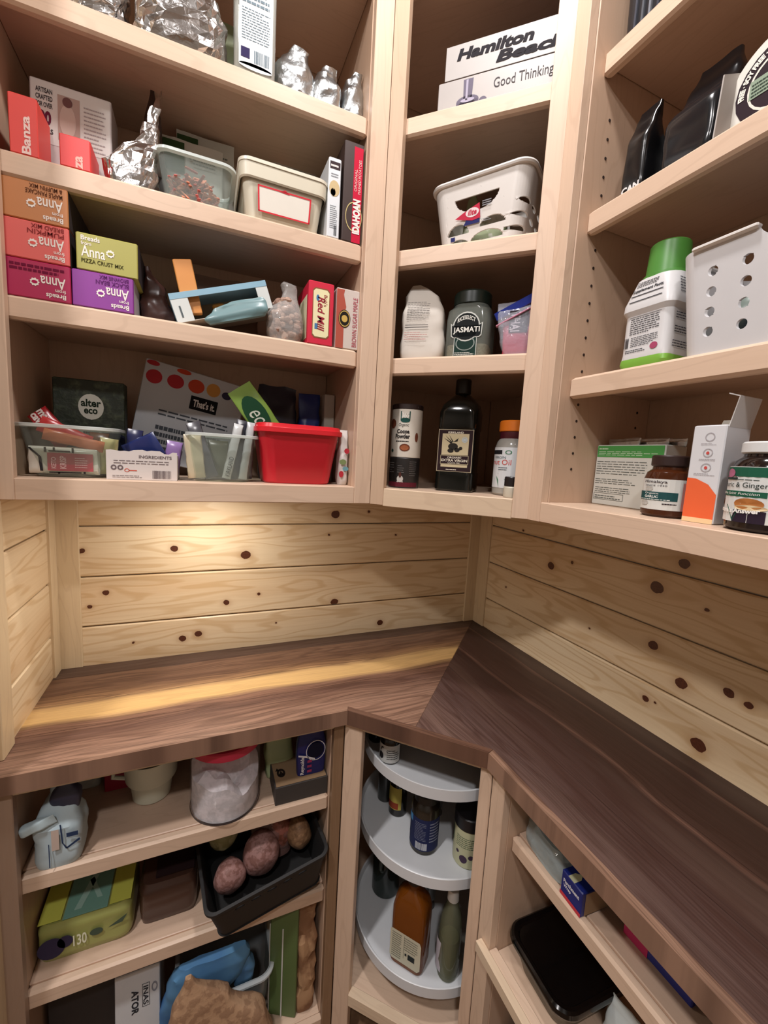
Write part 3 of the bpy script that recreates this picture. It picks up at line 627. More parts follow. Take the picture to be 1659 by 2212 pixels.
printon(T, quadf((-.1, -.0512, 0), (-.066, -.0512, 0), (-.066, -.0512, .045), (-.1, -.0512, .045)), '5A6468', [('r', .35, .2, .45, .7)], 'fine_print', .0004)
T = pouch('teal_pouch', 'flat teal and tan pouch lying in front of the light blue box', 'pouch', 'L', -.865, .018, S3, .13, .02, .036, paint('6F8E92', .35), [(0, .9, .8, 0, 0), (.3, 1, 1, .0, 0), (.8, .85, .5, .012, 0), (1, .5, .1, .03, 0)], ry=-19, amp=.003, seed=3); T.location.z += .024
T = thing('nut_bag', 'clear twisted bag of pale nuts beside the red milled-grain box', 'bag', 'L', -.763, .058, S3)
R_ = random.Random(9); pos = []
while len(pos) < 120:
    t = R_.random()*.082; wf = .034*(1-max(0, t-.03)/.1); x, y = R_.uniform(-1, 1), R_.uniform(-1, 1)
    if x*x+y*y < 1: pos.append((x*wf, y*wf*.8, .008+t))
o = blobs(pos, .0085, 3).build('nuts', speckle('B49684', '8A6A5A', 70), T); o['kind'] = 'stuff'
bag_mb(.082, .066, .132, [(0, .8, .8, 0, 0), (.15, 1, 1, 0, 0), (.45, .95, .95, 0, 0), (.75, .42, .45, .008, 0), (.84, .40, .4, .01, 0), (.93, .46, .46, .006, 0), (1, .1, .1, .0, 0)], amp=.004, freq=30, seed=5, sq=.85).build('clear_bag', film('E9E6E2', .3, .1, bump=.6), T)
T = boxy('grain_box', 'bright red box with a cream cartouche standing near the right end of the third shelf', 'box', 'L', -.690, .022, S3, .058, .12, .134, 'CF2340')
F = ff(.058, .12, .134); printon(T, F, '8A5A3A', [('p', [(.26, .10), (.74, .10), (.84, .14), (.84, .86), (.74, .90), (.26, .90), (.16, .86), (.16, .14)])], 'cartouche', .0004)
printon(T, F, 'E8E0B4', [('p', [(.28, .12), (.72, .12), (.81, .16), (.81, .84), (.72, .88), (.28, .88), (.19, .84), (.19, .16)])], 'cartouche', .0008)
printon(T, F, '9A2A3A', [('t', "Bob's", .60, .62, .74, .80, {'rot': 270}), ('t', 'Red Mill', .36, .22, .64, .76, {'rot': 270, 'sh': .2, 'b': .02})], 'lettering', .0012); printon(T, F, '4A7AA8', [('r', .26, .24, .38, .33), ('e', .36, .74, .06, .05)], 'blue_mark', .0012)
printon(T, fl(.058, .12, .134), 'D8D2B0', [('r', .1, .1, .9, .8)], 'side_panel', .0004)
T = boxy('oatmeal_box', 'white and rust box reading brown sugar maple against the right partition', 'box', 'L', -.627, .022, S3, .055, .12, .131, 'D0C4BC')
F = ff(.055, .12, .131); printon(T, F, 'AE5444', [('p', [(0, 0), (.34, 0), (.34, .55), (.42, .7), (.3, .9), (.34, .98), (0, .98)])], 'rust_panel', .0004)
printon(T, F, '1E1A14', [('e', .36, .5, .26, .15)], 'oval_badge', .0008); printon(T, F, 'C9A95A', [('ring', .36, .5, .24, .135, .12), ('e', .36, .5, .13, .06)], 'oval_badge', .0012)
printon(T, F, 'A8324A', [('t', 'BROWN SUGAR MAPLE', .72, .05, .92, .88, {'rot': 90})], 'lettering', .0008)
# ---------------------------------------------------------------- bottom shelf of the left cabinet
cf = film('DEE6E0', .09, .1); cr = film('EDF2EF', .55, .2)
T = tub('plastic_tub', 'clear tub of red and white snack bars at the far left', 'tub', 'L', -1.174, .028, S4, .160, .125, .100, .018, .035, cf, cr)
T = bar('snack_bar', 'white bar with dark lines and a dusty red panel in the left clear tub', 'L', -1.182, .056, S4+.006, .115, .052, 'DCD9CE', 0, 0, 0, 'bars in the left clear tub', .02)
F = ff(.115, .022, .052); printon(T, F, 'B5525C', [('r', .28, .12, .92, .78)], 'red_panel', .0006); printon(T, F, 'E9B8BC', [('t', 'KETO', .33, .2, .40, .62, {'rot': 90, 'b': .03}), ('t', 'KRISP', .45, .2, .54, .68, {'rot': 90, 'b': .03}), ('lines', .66, .25, .84, .68, 5)], 'lettering', .0010)
printon(T, F, '2E2A2C', [('p', [(.02, .95), (.06, .95), (.2, .62), (.16, .62)]), ('p', [(.16, .62), (.2, .62), (.22, .1), (.18, .1)]), ('r', .24, .80, .27, .98), ('r', .36, .82, .39, .98), ('r', .30, .82, .60, .87), ('r', .62, .80, .65, .98), ('r', .3, .04, .75, .08), ('r', .42, .0, .45, .08), ('r', .78, .02, .81, .1)], 'dark_lines', .0010)
T = bar('snack_bar', 'red bar with white letters poking out at the left of the left clear tub', 'L', -1.225, .085, S4+.06, .038, .085, 'BE2832', -10, -38, 0, 'bars in the left clear tub'); T.location.x += .04
printon(T, ff(.034, .0155, .085), 'F0E4E0', [('t', 'cave', .12, .62, .42, .96, {'rot': 270, 'b': .04}), ('t', 'man', .5, .62, .82, .96, {'rot': 270, 'b': .04})], 'lettering', .0008)
bar('snack_bar', 'second red bar lying across the top of the left clear tub', 'L', -1.145, .08, S4+.066, .032, .09, 'C43A3C', 0, -66, 0, 'bars in the left clear tub')
bar('snack_bar', 'orange bar lying above the white bar in the left clear tub', 'L', -1.215, .055, S4+.082, .022, .10, 'D9805A', 0, 102, 0, 'bars in the left clear tub', .012)
bar('snack_bar', 'cream and green bar standing at the right side of the left clear tub', 'L', -1.118, .075, S4+.006, .034, .075, 'CFC48C', 0, 6, 20, 'bars in the left clear tub')
bar('snack_bar', 'brown bar standing behind the cream one in the left clear tub', 'L', -1.14, .115, S4+.006, .036, .085, '8A5A40', 0, 4, 0, 'bars in the left clear tub')
T = boxy('chocolate_box', 'dark green box with a white circle reading alter eco', 'box', 'L', -1.162, .17, S4, .132, .04, .205, '26331F', mat=speckle('1E2A1C', '4E5A44', 60, .5, .5, .75))
F = ff(.132, .04, .205); printon(T, F, '1E2440', [('p', [(0, 0), (1, 0), (1, .42), (.82, .5), (.45, .36), (0, .42)])], 'navy_panel', .0004); printon(T, F, 'D9DCD2', [('e', .52, .72, .18, .135), ('r', .36, .42, .66, .48)], 'round_badge', .0008)
printon(T, F, '1A2A1C', [('t', 'alter', .38, .72, .66, .80, {'b': .03}), ('t', 'eco', .42, .645, .61, .70, {'b': .03})], 'lettering', .0012); printon(T, F, 'BFC3CC', [('t', 'SUPERBARK', .28, .32, .72, .37, {'b': .02})], 'lettering', .0008); printon(T, F, '2A3040', [('lines', .4, .435, .62, .465, 1, .8)], 'lettering', .0012)
T = boxy('fruit_bag', 'large pale grey bag with fruit pictures slanting at the back of the bottom shelf', 'bag', 'L', -.987, .215, S4+.005, .232, .012, .235, 'B9BEC4', ry=11, part='bag'); T.location.z += .018
F = ff(.232, .012, .235)
printon(T, F, 'B2333A', [('e', .10, .84, .075, .07), ('e', .30, .85, .08, .07), ('e', .07, .97, .06, .025)], 'fruit_picture'); printon(T, F, 'C2482E', [('e', .50, .86, .08, .07), ('e', .36, .97, .07, .025)], 'fruit_picture', .0006); printon(T, F, 'C9924A', [('e', .67, .87, .07, .07)], 'fruit_picture', .0007); printon(T, F, '33304A', [('e', .81, .85, .05, .04), ('e', .90, .85, .04, .03), ('e', .97, .88, .03, .03)], 'fruit_picture', .0008)
printon(T, F, '121418', [('r', .47, .62, .74, .76)], 'black_panel', .0006); printon(T, F, 'E8E8E8', [('t', "That's it.", .5, .65, .72, .73, {'b': .03})], 'lettering', .001); printon(T, F, '4A5058', [('lines', .2, .48, .9, .56, 2), ('lines', .2, .12, .5, .4, 4, .6), ('lines', .58, .1, .85, .4, 6, .5)], 'fine_print')
T = thing('torn_carton', 'small white carton with a torn top edge between the two clear tubs', 'box', 'L', -1.046, .075, S4); hh = .052; cw, cdp = .126, .09
for nm, a in (('side_panel', (-cw/2, -cw/2+.0015, -cdp/2, cdp/2)), ('side_panel', (cw/2-.0015, cw/2, -cdp/2, cdp/2)), ('back_panel', (-cw/2, cw/2, cdp/2-.0015, cdp/2))): MB().box(*a, 0, hh, .0003).build(nm, paint('C9C2BC', .6), T)
MB().box(-cw/2, cw/2, -cdp/2, cdp/2, 0, .0015, .0003).build('bottom_panel', paint('B9A890', .6), T)
R_ = random.Random(2); top = [(cw/2-cw*i/16, hh*(1.16-.10*abs(i-8)/8)+R_.uniform(-.003, .003)) for i in range(17)]
pts = [(-cw/2, 0), (cw/2, 0)]+top
MB().loft([[(x, -cdp/2-.0012, z) for x, z in pts], [(x, -cdp/2, z) for x, z in pts]]).build('front_panel', paint('D2CAC6', .6), T, smooth=0)
F = quadf((-cw/2, -cdp/2-.0012, 0), (cw/2, -cdp/2-.0012, 0), (cw/2, -cdp/2-.0012, hh), (-cw/2, -cdp/2-.0012, hh))
printon(T, F, '6A5E60', [('t', 'INGREDIENTS', .45, .84, .92, .96, {'b': .02}), ('lines', .1, .62, .9, .8, 2, .3), ('ring', .10, .46, .04, .1, .5), ('ring', .19, .46, .04, .1, .5), ('bars', .64, .06, .92, .38, 16), ('lines', .08, .08, .5, .2, 2, .3)], 'fine_print'); printon(T, F, 'C0503C', [('ring', .28, .36, .035, .07, .3), ('r', .31, .34, .42, .37)], 'red_mark')
for (x, d_, w_, l_, c, rx_, ry_, lb, n_) in ((-1.055, .085, .05, .075, '1B2A62', 20, 62, 'shiny dark blue bar lying on the torn white carton', 'snack_bar'), (-1.075, .10, .03, .10, '1E2450', 0, 5, 'navy bar standing up at the left inside the torn white carton', 'snack_bar'), (-1.0, .08, .032, .08, '8E6FA8', 0, 8, 'lilac bar standing at the right end of the torn white carton', 'snack_bar')):
    T = bar(n_, lb, 'L', x, d_, S4+(.045 if ry_ > 30 else .003), w_, l_, c, rx_, ry_, 0, 'bars in the torn carton')
    if ry_ > 30: T.location.x -= .025
T = tub('plastic_tub', 'deeper clear tub of dark bars left of the red tub', 'tub', 'L', -.893, .028, S4, .140, .12, .104, .012, .025, cf, cr)
for i, (x, d_, w_, l_, c, rx_, ry_, lb) in enumerate(((-.945, .06, .036, .095, 'CFC4A8', 0, -6, 'beige bar at the left of the deeper clear tub'), (-.915, .085, .03, .13, '55555C', -8, -18, 'dark crinkled bar sticking up at the left of the deeper clear tub'), (-.885, .06, .020, .125, 'C9CCCC', 0, 12, 'white-edged bar leaning right in the deeper clear tub'), (-.872, .075, .026, .135, '2B2C38', 0, 10, 'black bar with a curled end in the deeper clear tub'), (-.850, .06, .018, .13, 'BFC2C4', 0, 8, 'second pale-edged bar near the right of the deeper clear tub'), (-.842, .09, .03, .12, '4A4C54', 0, 3, 'grey bar at the right side of the deeper clear tub'), (-.90, .115, .045, .085, '5C5E4C', 0, 0, 'greenish bar at the back of the deeper clear tub'))):
    T = bar('snack_bar', lb, 'L', x, d_, S4+.006, w_, l_, c, rx_, ry_, 0, 'bars in the deeper clear tub')
    if i == 2: printon(T, ff(.018, .0155, .12), '30343A', [('t', 'KIRKLAND', .25, .05, .8, .42, {'rot': 90})], 'lettering', .0008)
T = tub('plastic_tub', 'opaque bright red tub with an overhanging rim', 'tub', 'L', -.7235, .025, S4, .192, .15, .128, .017, .03, paint('C8202E', .35), paint('D6242F', .3), lip=.008, liph=.012)
MB().loft([rr(.200, .158, .034, 6, .127), rr(.196, .154, .034, 6, .136), rr(.191, .149, .034, 6, .137)], False, False).build('lid_edge', paint('D6242F', .3), T)
T = pouch('green_pouch', 'bright green pouch leaning left out of the red tub', 'pouch', 'L', -.765, .085, S4+.09, .062, .016, .155, paint('86A84A', .35), [(0, 1, .8, 0, 0), (.5, 1, 1, 0, 0), (1, .95, .15, 0, 0)], ry=-37, amp=.002, sq=.35)
F = ff(.06, .0175, .155); printon(T, F, '1F4A30', [('e', .45, .55, .4, .3)], 'dark_oval', .0012); printon(T, F, 'D9E4D4', [('t', 'eco', .2, .28, .6, .62, {'rot': 270, 'sh': .3})], 'lettering', .0018)
pouch('navy_pouch', 'dark navy crinkled bag behind the red tub', 'bag', 'L', -.752, .19, S4, .10, .05, .245, paint('1C2130', .3), amp=.006, seed=2)
pouch('blue_pouch', 'royal blue crinkled bag at the back right of the bottom shelf', 'bag', 'L', -.668, .185, S4, .055, .05, .235, paint('1E3478', .3), amp=.006, seed=7)
T = boxy('tea_box', 'white box with a dark green band beside the right partition on the bottom shelf', 'box', 'L', -.6165, .185, S4, .028, .08, .235, 'B9B8AC')
printon(T, fl(.028, .08, .235), '23463A', [('r', .35, .3, 1, .62)], 'green_band'); printon(T, ff(.028, .08, .235), '23463A', [('r', 0, .3, 1, .62)], 'green_band')
T = pouch('napkin_bag', 'white bag with coloured leaf dots squeezed right of the red tub', 'bag', 'L', -.6125, .04, S4, .022, .05, .135, paint('CFC9C4', .4), amp=.0015, seed=3)
F = ff(.03, .052, .135); printon(T, F, 'B0303A', [('e', .6, .62, .22, .05), ('e', .2, .2, .2, .06)], 'leaf_dot', .001); printon(T, F, '6A9AA4', [('e', .55, .3, .25, .04)], 'leaf_dot', .0011); printon(T, F, '7A8A5A', [('e', .3, .42, .3, .05)], 'leaf_dot', .0012)
# ================================================================ corner wall cabinet
M1, M2, M3, M4 = 2.2525, 1.9775, 1.7385, 1.430
T = boxy('appliance_box', 'long white appliance box with a raised lid on the top corner shelf', 'box', 'M', .245, .042, M1, .30, .16, .066, 'A8A29E')
F = ff(.30, .16, .066); printon(T, F, '4A4648', [('t', 'Good Thinking', .40, .36, .79, .74, {})])
printon(T, F, '6A6474', [('p', [(.14, 0), (.30, 0), (.30, .28), (.14, .28)]), ('e', .22, .28, .08, .16), ('p', [(.19, .3), (.25, .3), (.255, .92), (.185, .92)]), ('e', .33, .16, .03, .14)], 'blender_picture'); printon(T, F, 'A8A2B4', [('p', [(.205, .3), (.22, .3), (.22, .9), (.205, .9)]), ('e', .22, .3, .05, .06)], 'blender_picture', .0009)
MB().box(-.14, .142, -.055, .075, .064, .083, .002).build('inner_tray', paint('5A5058', .6), T)
mb = MB().box(-.143, .15, 0, .09, 0, .006, .001); lid = mb.build('lid_flap', paint('DAD6D0', .5), T); lid.location = (0, -.068, .080); lid.rotation_euler = (math.radians(58), 0, 0)
F2 = quadf((-.143, 0, -.0002), (.15, 0, -.0002), (.15, .09, -.0002), (-.143, .09, -.0002))
lid2 = MB().box(-.143, .15, -.0008, .0008, .083, .150, .0006).build('lid_flap', paint('A9A4A0', .5), T, loc=(0, -.060, 0)); lid2.location = (.0, -.060, 0)
bpy.data.objects.remove(lid)
F2 = quadf((-.143, -.061, .083), (.15, -.061, .083), (.15, -.061, .150), (-.143, -.061, .150))
printon(T, F2, '1E1A20', [('t', 'Hamilton', .085, .50, .63, .84, {'b': .045, 'sh': .2}), ('t', 'Beach', .375, .14, .84, .47, {'b': .045, 'sh': .2})], 'lettering', .0006)
# perforated basket walls
def perf(w, dep, h, r, taper, holes, th=.0028, nu=150, nv=44, curve=0.0):
    """closed wall of a basket, with holes given as sd(u,z) in metres of perimeter position; returns mesh builder"""
    base = rr(1, 1, .1, 8); vs = []; keep = []
    def ring(wi, di, z, n):
        P = [Vector(p) for p in rr(wi, di, r, 8, z)]; L = [0]
        for a, b in zip(P, P[1:]+P[:1]): L.append(L[-1]+(b-a).length)
        out = []; i = 0
        for k in range(n):
            t = L[-1]*k/n
            while L[i+1] < t: i += 1
            f = (t-L[i])/max(L[i+1]-L[i], 1e-9); out.append(P[i].lerp(P[(i+1) % len(P)], f))
        return out
    def pt(u, v, off=0):
        return None
    rows = [ring(w-2*taper*(1-v/nv)-0, dep-2*taper*(1-v/nv), h*v/nv, nu) for v in range(nv+1)]
    rows2 = [ring(w-2*taper*(1-v/nv)-2*th, dep-2*taper*(1-v/nv)-2*th, h*v/nv, nu) for v in range(nv+1)]
    def sd(p): return min([hf(p) for hf in holes]) if holes else 1
    cell = h/nv*.6
    for v in range(1, nv):
        for k in range(nu):
            p = rows[v][k]; d = sd(p)
            if abs(d) < cell:
                e_ = .0006; tang = (rows[v][(k+1) % nu]-rows[v][k-1]).normalized(); up = Vector((0, 0, 1))
                gx = (sd(p+tang*e_)-d)/e_; gz = (sd(p+up*e_)-d)/e_; g2 = gx*gx+gz*gz
                if g2 > .05:
                    mv = (tang*gx+up*gz)*(-d/g2); rows[v][k] = p+mv; rows2[v][k] = rows2[v][k]+mv
    mb = MB(); o = []; idx = {}
    mb.v = [tuple(p) for R_ in rows for p in R_]+[tuple(p) for R_ in rows2 for p in R_]; N = (nv+1)*nu
    solid = [[sd((rows[v][k]+rows[v][(k+1) % nu]+rows[v+1][k]+rows[v+1][(k+1) % nu])/4) > 0 for k in range(nu)] for v in range(nv)]
    for v in range(nv):
        for k in range(nu):
            if not solid[v][k]: continue
            k1 = (k+1) % nu; a, b, c, d = v*nu+k, v*nu+k1, (v+1)*nu+k1, (v+1)*nu+k
            mb.f.append((a, b, c, d)); mb.f.append((N+d, N+c, N+b, N+a))
            if v == 0 or not solid[v-1][k]: mb.f.append((b, a, N+a, N+b))
            if v == nv-1 or not solid[v+1][k]: mb.f.append((d, c, N+c, N+d))
            if not solid[v][(k-1) % nu]: mb.f.append((a, d, N+d, N+a))
            if not solid[v][k1]: mb.f.append((c, b, N+b, N+c))
    return mb
def lens_hole(cx, z0, hw, hh, side, flip=1, face='y', slope=0):
    """half-moon opening; flip 1: flat edge below"""
    def f(p):
        if face == 'y' and p.y > -side: return 1
        if face == 'x' and p.x < side: return 1
        t = (p.x if face == 'y' else p.y)-cx; zz = (p.z-z0-slope*t)*flip; e_ = math.sqrt(max(0, 1-(t/hw)**2)) if abs(t) < hw else 0
        if abs(t) >= hw: return max(abs(t)-hw, .0005)
        return max(zz-hh*e_, -zz) if True else 0
    return f
def rnd_hole(cx, cz, r, side, rz=None, face='y', slant=0):
    rz = rz or r
    def f(p):
        if face == 'y' and p.y > -side: return 1
        if face == 'x' and p.x < side: return 1
        t = (p.x if face == 'y' else p.y)-cx-slant*(p.z-cz); return (math.hypot(t/r, (p.z-cz)/rz)-1)*min(r, rz)
    return f
wpl = paint('DDD9D4', .35)
T = thing('plastic_basket', 'white plastic basket with a brand sticker and half-moon cut-outs in the corner cabinet', 'basket', 'M', .215, .145, M2, -12)
H = [lens_hole(-.004, .112, .052, .030, .06, -1), lens_hole(-.047, .042, .027, .021, .06), lens_hole(.035, .048, .030, .017, .06), lens_hole(-.047, .014, .030, .019, .06), lens_hole(.022, .021, .038, .019, .06)]
for j in range(3):
    for i in range(4): H.append(rnd_hole(-.066+i*.042, .032+j*.026, .015, .06, .0055, 'x', -.0))
perf(.232, .19, .152, .032, .022, H, nu=420, nv=80).build('basket_wall', wpl, T)
MB().loft([rr(.184, .142, .03, 8, 0), rr(.188, .146, .03, 8, .003)]).build('basket_base', wpl, T)
MB().loft([rr(.230, .188, .032, 8, .144), rr(.240, .198, .034, 8, .1445), rr(.243, .201, .034, 8, .148), rr(.240, .198, .034, 8, .152), rr(.228, .186, .03, 8, .152)], False, False).build('rim', wpl, T)
F = quadf((-.07, -.0765, .02), (.035, -.0765, .02), (.035, -.0905, .106), (-.07, -.0905, .106))
printon(T, F, '2A2E66', [('p', [(.36, .42), (.72, .42), (.72, .70), (.5, .70)]), ('r', .06, .12, .16, .22)], 'blue_sticker', .0016); printon(T, F, 'C2304A', [('p', [(.16, .62), (.36, .72), (.72, .86), (.74, .52), (.56, .5)])], 'red_sticker', .0020); printon(T, F, 'E9DADB', [('e', .56, .68, .15, .105)], 'sticker_oval', .0024); printon(T, F, 'C2304A', [('t', 'ilite', .46, .62, .66, .75, {'sh': .25, 'b': .03})], 'lettering', .0028)
printon(T, F, '9A9EA4', [('lines', .78, .76, .98, .9, 3, .5), ('lines', .76, .42, .98, .5, 2, .4)], 'fine_print', .0016)
pouch('green_leafy_bag', 'pale green leafy bag rising at the back left of the white corner basket', 'bag', 'M', .145, .235, M2, .045, .04, .235, paint('A3AE86', .5), [(0, 1, 1, 0, 0), (.6, 1, 1, 0, 0), (.85, .7, .6, 0, 0), (1, .15, .2, 0, 0)], seed=4)
pouch('produce_bag', 'green and white bag seen through the openings of the corner basket', 'bag', 'M', .20, .115, M2+.006, .105, .06, .115, speckle('8A9470', 'C9C6BC', 25), amp=.006, seed=14)
pouch('brown_bag', 'brownish bag beside the green one inside the corner basket', 'bag', 'M', .275, .15, M2+.006, .04, .05, .09, paint('8E7C6E', .5), amp=.004, seed=17)
T = pouch('flour_bag', 'tall off-white paper bag with a folded top at the left of the corner cabinet', 'bag', 'M', .083, .048, M3, .105, .075, .182, paint('CFC8BE', .65), [(0, .88, .9, 0, 0), (.08, 1, 1, 0, 0), (.6, .95, .95, 0, 0), (.82, .78, .5, -.006, 0), (.95, .45, .2, -.018, 0), (1, .2, .1, -.024, 0)], amp=.0035, freq=24, seed=3, sq=.4, rot=8)
F = quadf((-.045, -.0395, .02), (.02, -.0395, .02), (.024, -.035, .135), (-.04, -.035, .135)); printon(T, F, '5A5654', [('lines', .08, .62, .92, .98, 11, .3), ('r', .05, .5, .9, .515), ('r', .05, .455, .9, .47)], 'fine_print', .0032); printon(T, F, 'B98A84', [('lines', .05, .22, .9, .4, 4, .3)], 'fine_print', .0032)
pouch('paper_fold', 'pale crumpled paper flap beside the off-white bag', 'bag', 'M', .042, .13, M3, .05, .05, .14, paint('B8B0A6', .6), amp=.006, seed=8) if False else None
T = thing('rice_jar', 'large clear jar of rice with a black jasmati label and dark lid', 'jar', 'M', .194, .105, M3)
jf = film('8A9088', .45, .1)
MB().loft([rr(.098, .092, .02, 6, 0), rr(.104, .098, .022, 6, .006), rr(.104, .098, .022, 6, .09), rr(.100, .094, .024, 6, .112), rr(.084, .080, .034, 6, .124), rr(.080, .078, .035, 6, .132)]).build('jar_body', jf, T)
MB().lathe([(.036, .126), (.044, .128), (.044, .152), (.041, .156)], 32).build('lid', paint('14201A', .35), T)
mb = MB().loft([rr(.096, .09, .02, 6, .004), rr(.096, .09, .02, 6, .034)]); jig(mb, .0, 20, 1); mb.build('rice', speckle('D2C3A2', 'E4D9BE', 200), T)['kind'] = 'stuff'
F = quadf((-.046, -.0495, .004), (.046, -.0495, .004), (.046, -.0495, .106), (-.046, -.0495, .106))
printon(T, F, '16302A', [('p', [(.22, 0), (.76, 0), (.76, .6), (.22, .6)])], 'green_label', .0004)
printon(T, F, 'C9CCC6', [('e', .49, .66, .34, .32), ('p', [(.12, .46), (.18, .42), (.82, .42), (.88, .46), (.9, .74), (.82, .70), (.16, .70), (.10, .74)]), ('r', .205, 0, .22, .5), ('r', .76, 0, .775, .5)], 'label_edge', .0008)
printon(T, F, '14191A', [('e', .49, .66, .31, .29), ('p', [(.14, .48), (.19, .44), (.81, .44), (.86, .48), (.87, .71), (.82, .68), (.16, .68), (.13, .71)])], 'black_label', .0012)
printon(T, F, 'E4E4DC', [('t', 'JASMATI', .17, .50, .83, .65, {'b': .02}), ('t', 'RICESELECT', .27, .74, .71, .90, {'b': .02, 'arc': .45}), ('lines', .24, .02, .72, .12, 3, .4)], 'lettering', .0016); printon(T, F, '8A9490', [('ring', .49, .30, .24, .16, .12), ('e', .5, .72, .13, .07)], 'emblem', .0010)
T = pouch('zip_bag', 'clear zip bag with a blue seal holding a red packet', 'bag', 'M', .300, .045, M3, .085, .05, .12, film('D9DCE8', .3, .08, bump=.5), [(0, .7, .8, .01, 0), (.3, .85, 1, .005, 0), (.8, .95, .7, 0, 0), (1, .98, .1, 0, 0)], amp=.003, seed=4, body='clear_bag', sq=.4)
mb = MB().box(-.044, .046, -.002, .002, 0, .018, .0015); o = mb.build('blue_seal', film('24348A', .75, .15, 'blue_film'), T); o.location = (.0, -.012, .098); o.rotation_euler = (0, math.radians(-26), 0)
mb = MB().box(-.048, .048, -.006, .006, 0, .003, .001); o = mb.build('zip_strip', paint('C98AA0', .2), T); o.location = (.004, -.015, .086); o.rotation_euler = (0, math.radians(-26), 0)
T2 = thing('red_packet', 'red packet with the word THAI inside the clear zip bag', 'packet', 'M', .304, .070, M3+.004, 0, 0, 0)
bag_mb(.058, .028, .10, FLATTOP, amp=.002, seed=6, sq=.35).build('packet', paint('CE2F52', .4), T2)
F = ff(.058, .03, .10); printon(T2, F, '241A20', [('r', .22, .48, .9, .94)], 'black_panel', .0008); printon(T2, F, 'E8E0E0', [('t', 'THAI', .28, .5, .62, .9, {'rot': 270, 'b': .02})], 'lettering', .0012)
# bottom of the corner cabinet
T = bottle('food_can', 'dark printed can under the cocoa can', 'can', 'M', .052, .092, M4, [(.038, 0), (.0385, .002), (.0385, .074), (.037, .0765)], paint('23201F', .4))
F = cylf(.0385, -75, 75, .003, .074); printon(T, F, '5A1A26', [('r', 0, 0, 1, .16)], 'red_band'); printon(T, F, '6E6A68', [('lines', .1, .5, .35, .9, 5, .25), ('lines', .45, .5, .62, .8, 4, .25), ('lines', .75, .4, .95, .95, 8, .25)], 'fine_print'); printon(T, F, 'B9B4AE', [('e', .53, .28, .08, .12), ('p', [(.45, .16), (.61, .16), (.58, .3), (.48, .3)])], 'portrait', .0009); printon(T, F, '4A2A22', [('e', .53, .42, .035, .1)], 'portrait', .0013)
T = bottle('cocoa_can', 'cream cocoa powder can with a dark rim standing on another can', 'can', 'M', .052, .092, M4+.0768, [(.038, 0), (.0385, .002), (.0385, .118), (.037, .119)], paint('DCD6CA', .45))
MB().lathe([(.0395, .1185), (.0395, .129), (.037, .131)], 32).build('lid', paint('2A1C1A', .4), T)
F = cylf(.0385, -75, 75, .002, .117); printon(T, F, '1E4A44', [('p', [(.46, .76), (.70, .76), (.70, .96), (.46, .96)]), ('e', .58, .77, .12, .05)], 'green_badge', .0006); printon(T, F, 'F0EEE6', [('t', '365', .49, .82, .67, .93, {'b': .03})], 'lettering', .0011)
printon(T, F, '2A2626', [('t', 'Organic', .42, .62, .68, .71, {'sh': .3}), ('t', 'Cocoa', .38, .49, .70, .58, {'b': .04}), ('t', 'Powder', .34, .38, .72, .48, {'b': .04}), ('lines', .36, .31, .70, .345, 1, .7)]); printon(T, F, '6E3A26', [('e', .60, .19, .13, .08), ('e', .22, .70, .12, .10), ('e', .9, .42, .05, .1)], 'cocoa_bean_picture', .0007); printon(T, F, '9A5A3A', [('e', .60, .185, .10, .055)], 'cocoa_bean_picture', .0011); printon(T, F, '1E3A30', [('e', .25, .12, .045, .035)], 'round_mark', .0007)
T = thing('oil_bottle', 'tall dark square olive oil bottle with a framed label in the corner cabinet', 'bottle', 'M', .183, .125, M4)
dk = paint('0E0F0C', .12, 0, .6)
MB().loft([rr(.088, .088, .014, 5, 0), rr(.094, .094, .016, 5, .004), rr(.094, .094, .016, 5, .045), rr(.090, .090, .016, 5, .049), rr(.090, .090, .016, 5, .150), rr(.094, .094, .016, 5, .154), rr(.094, .094, .018, 5, .192), rr(.086, .086, .028, 5, .212), rr(.058, .058, .028, 5, .228), rr(.036, .036, .0175, 5, .238), rr(.034, .034, .0168, 5, .246)]).build('glass', dk, T)
MB().lathe([(.019, .240), (.019, .272), (.017, .275)], 28).build('cap', paint('151413', .4), T)
F = quadf((-.043, -.0452, .048), (.043, -.0452, .048), (.043, -.0452, .150), (-.043, -.0452, .150))
printon(T, F, 'A89C84', [('r', 0, 0, 1, 1)], 'label_edge', .0003); printon(T, F, '2A1A1E', [('r', .02, .015, .98, .985)], 'dark_label', .0007); printon(T, F, 'C2B594', [('r', .12, .40, .88, .90), ('r', .12, .11, .88, .17), ('frame', .1, .18, .9, .39, .01, .01)], 'tan_panel', .0011)
printon(T, F, 'E0D8C8', [('t', 'KIRKLAND', .28, .905, .72, .95, {'b': .03}), ('t', 'ORGANIC', .3, .315, .7, .36, {'b': .02}), ('t', 'EXTRA VIRGIN', .13, .24, .87, .30, {'b': .02}), ('t', 'OLIVE OIL', .32, .195, .68, .225), ('lines', .28, .04, .72, .07, 1, .7)], 'lettering', .0015)
printon(T, F, '2A2622', [('p', [(.2, .86), (.42, .70), (.40, .68)]), ('p', [(.16, .80), (.4, .69), (.38, .66)]), ('p', [(.3, .88), (.42, .70), (.45, .71)]), ('p', [(.44, .70), (.58, .80), (.56, .72)]), ('e', .44, .60, .14, .08), ('e', .38, .50, .09, .05), ('e', .56, .52, .08, .05), ('e', .66, .56, .05, .04)], 'olive_picture', .0015); printon(T, F, 'B8C4C8', [('ring', .76, .76, .08, .065, .3), ('e', .76, .76, .05, .035)], 'round_seal', .0015)
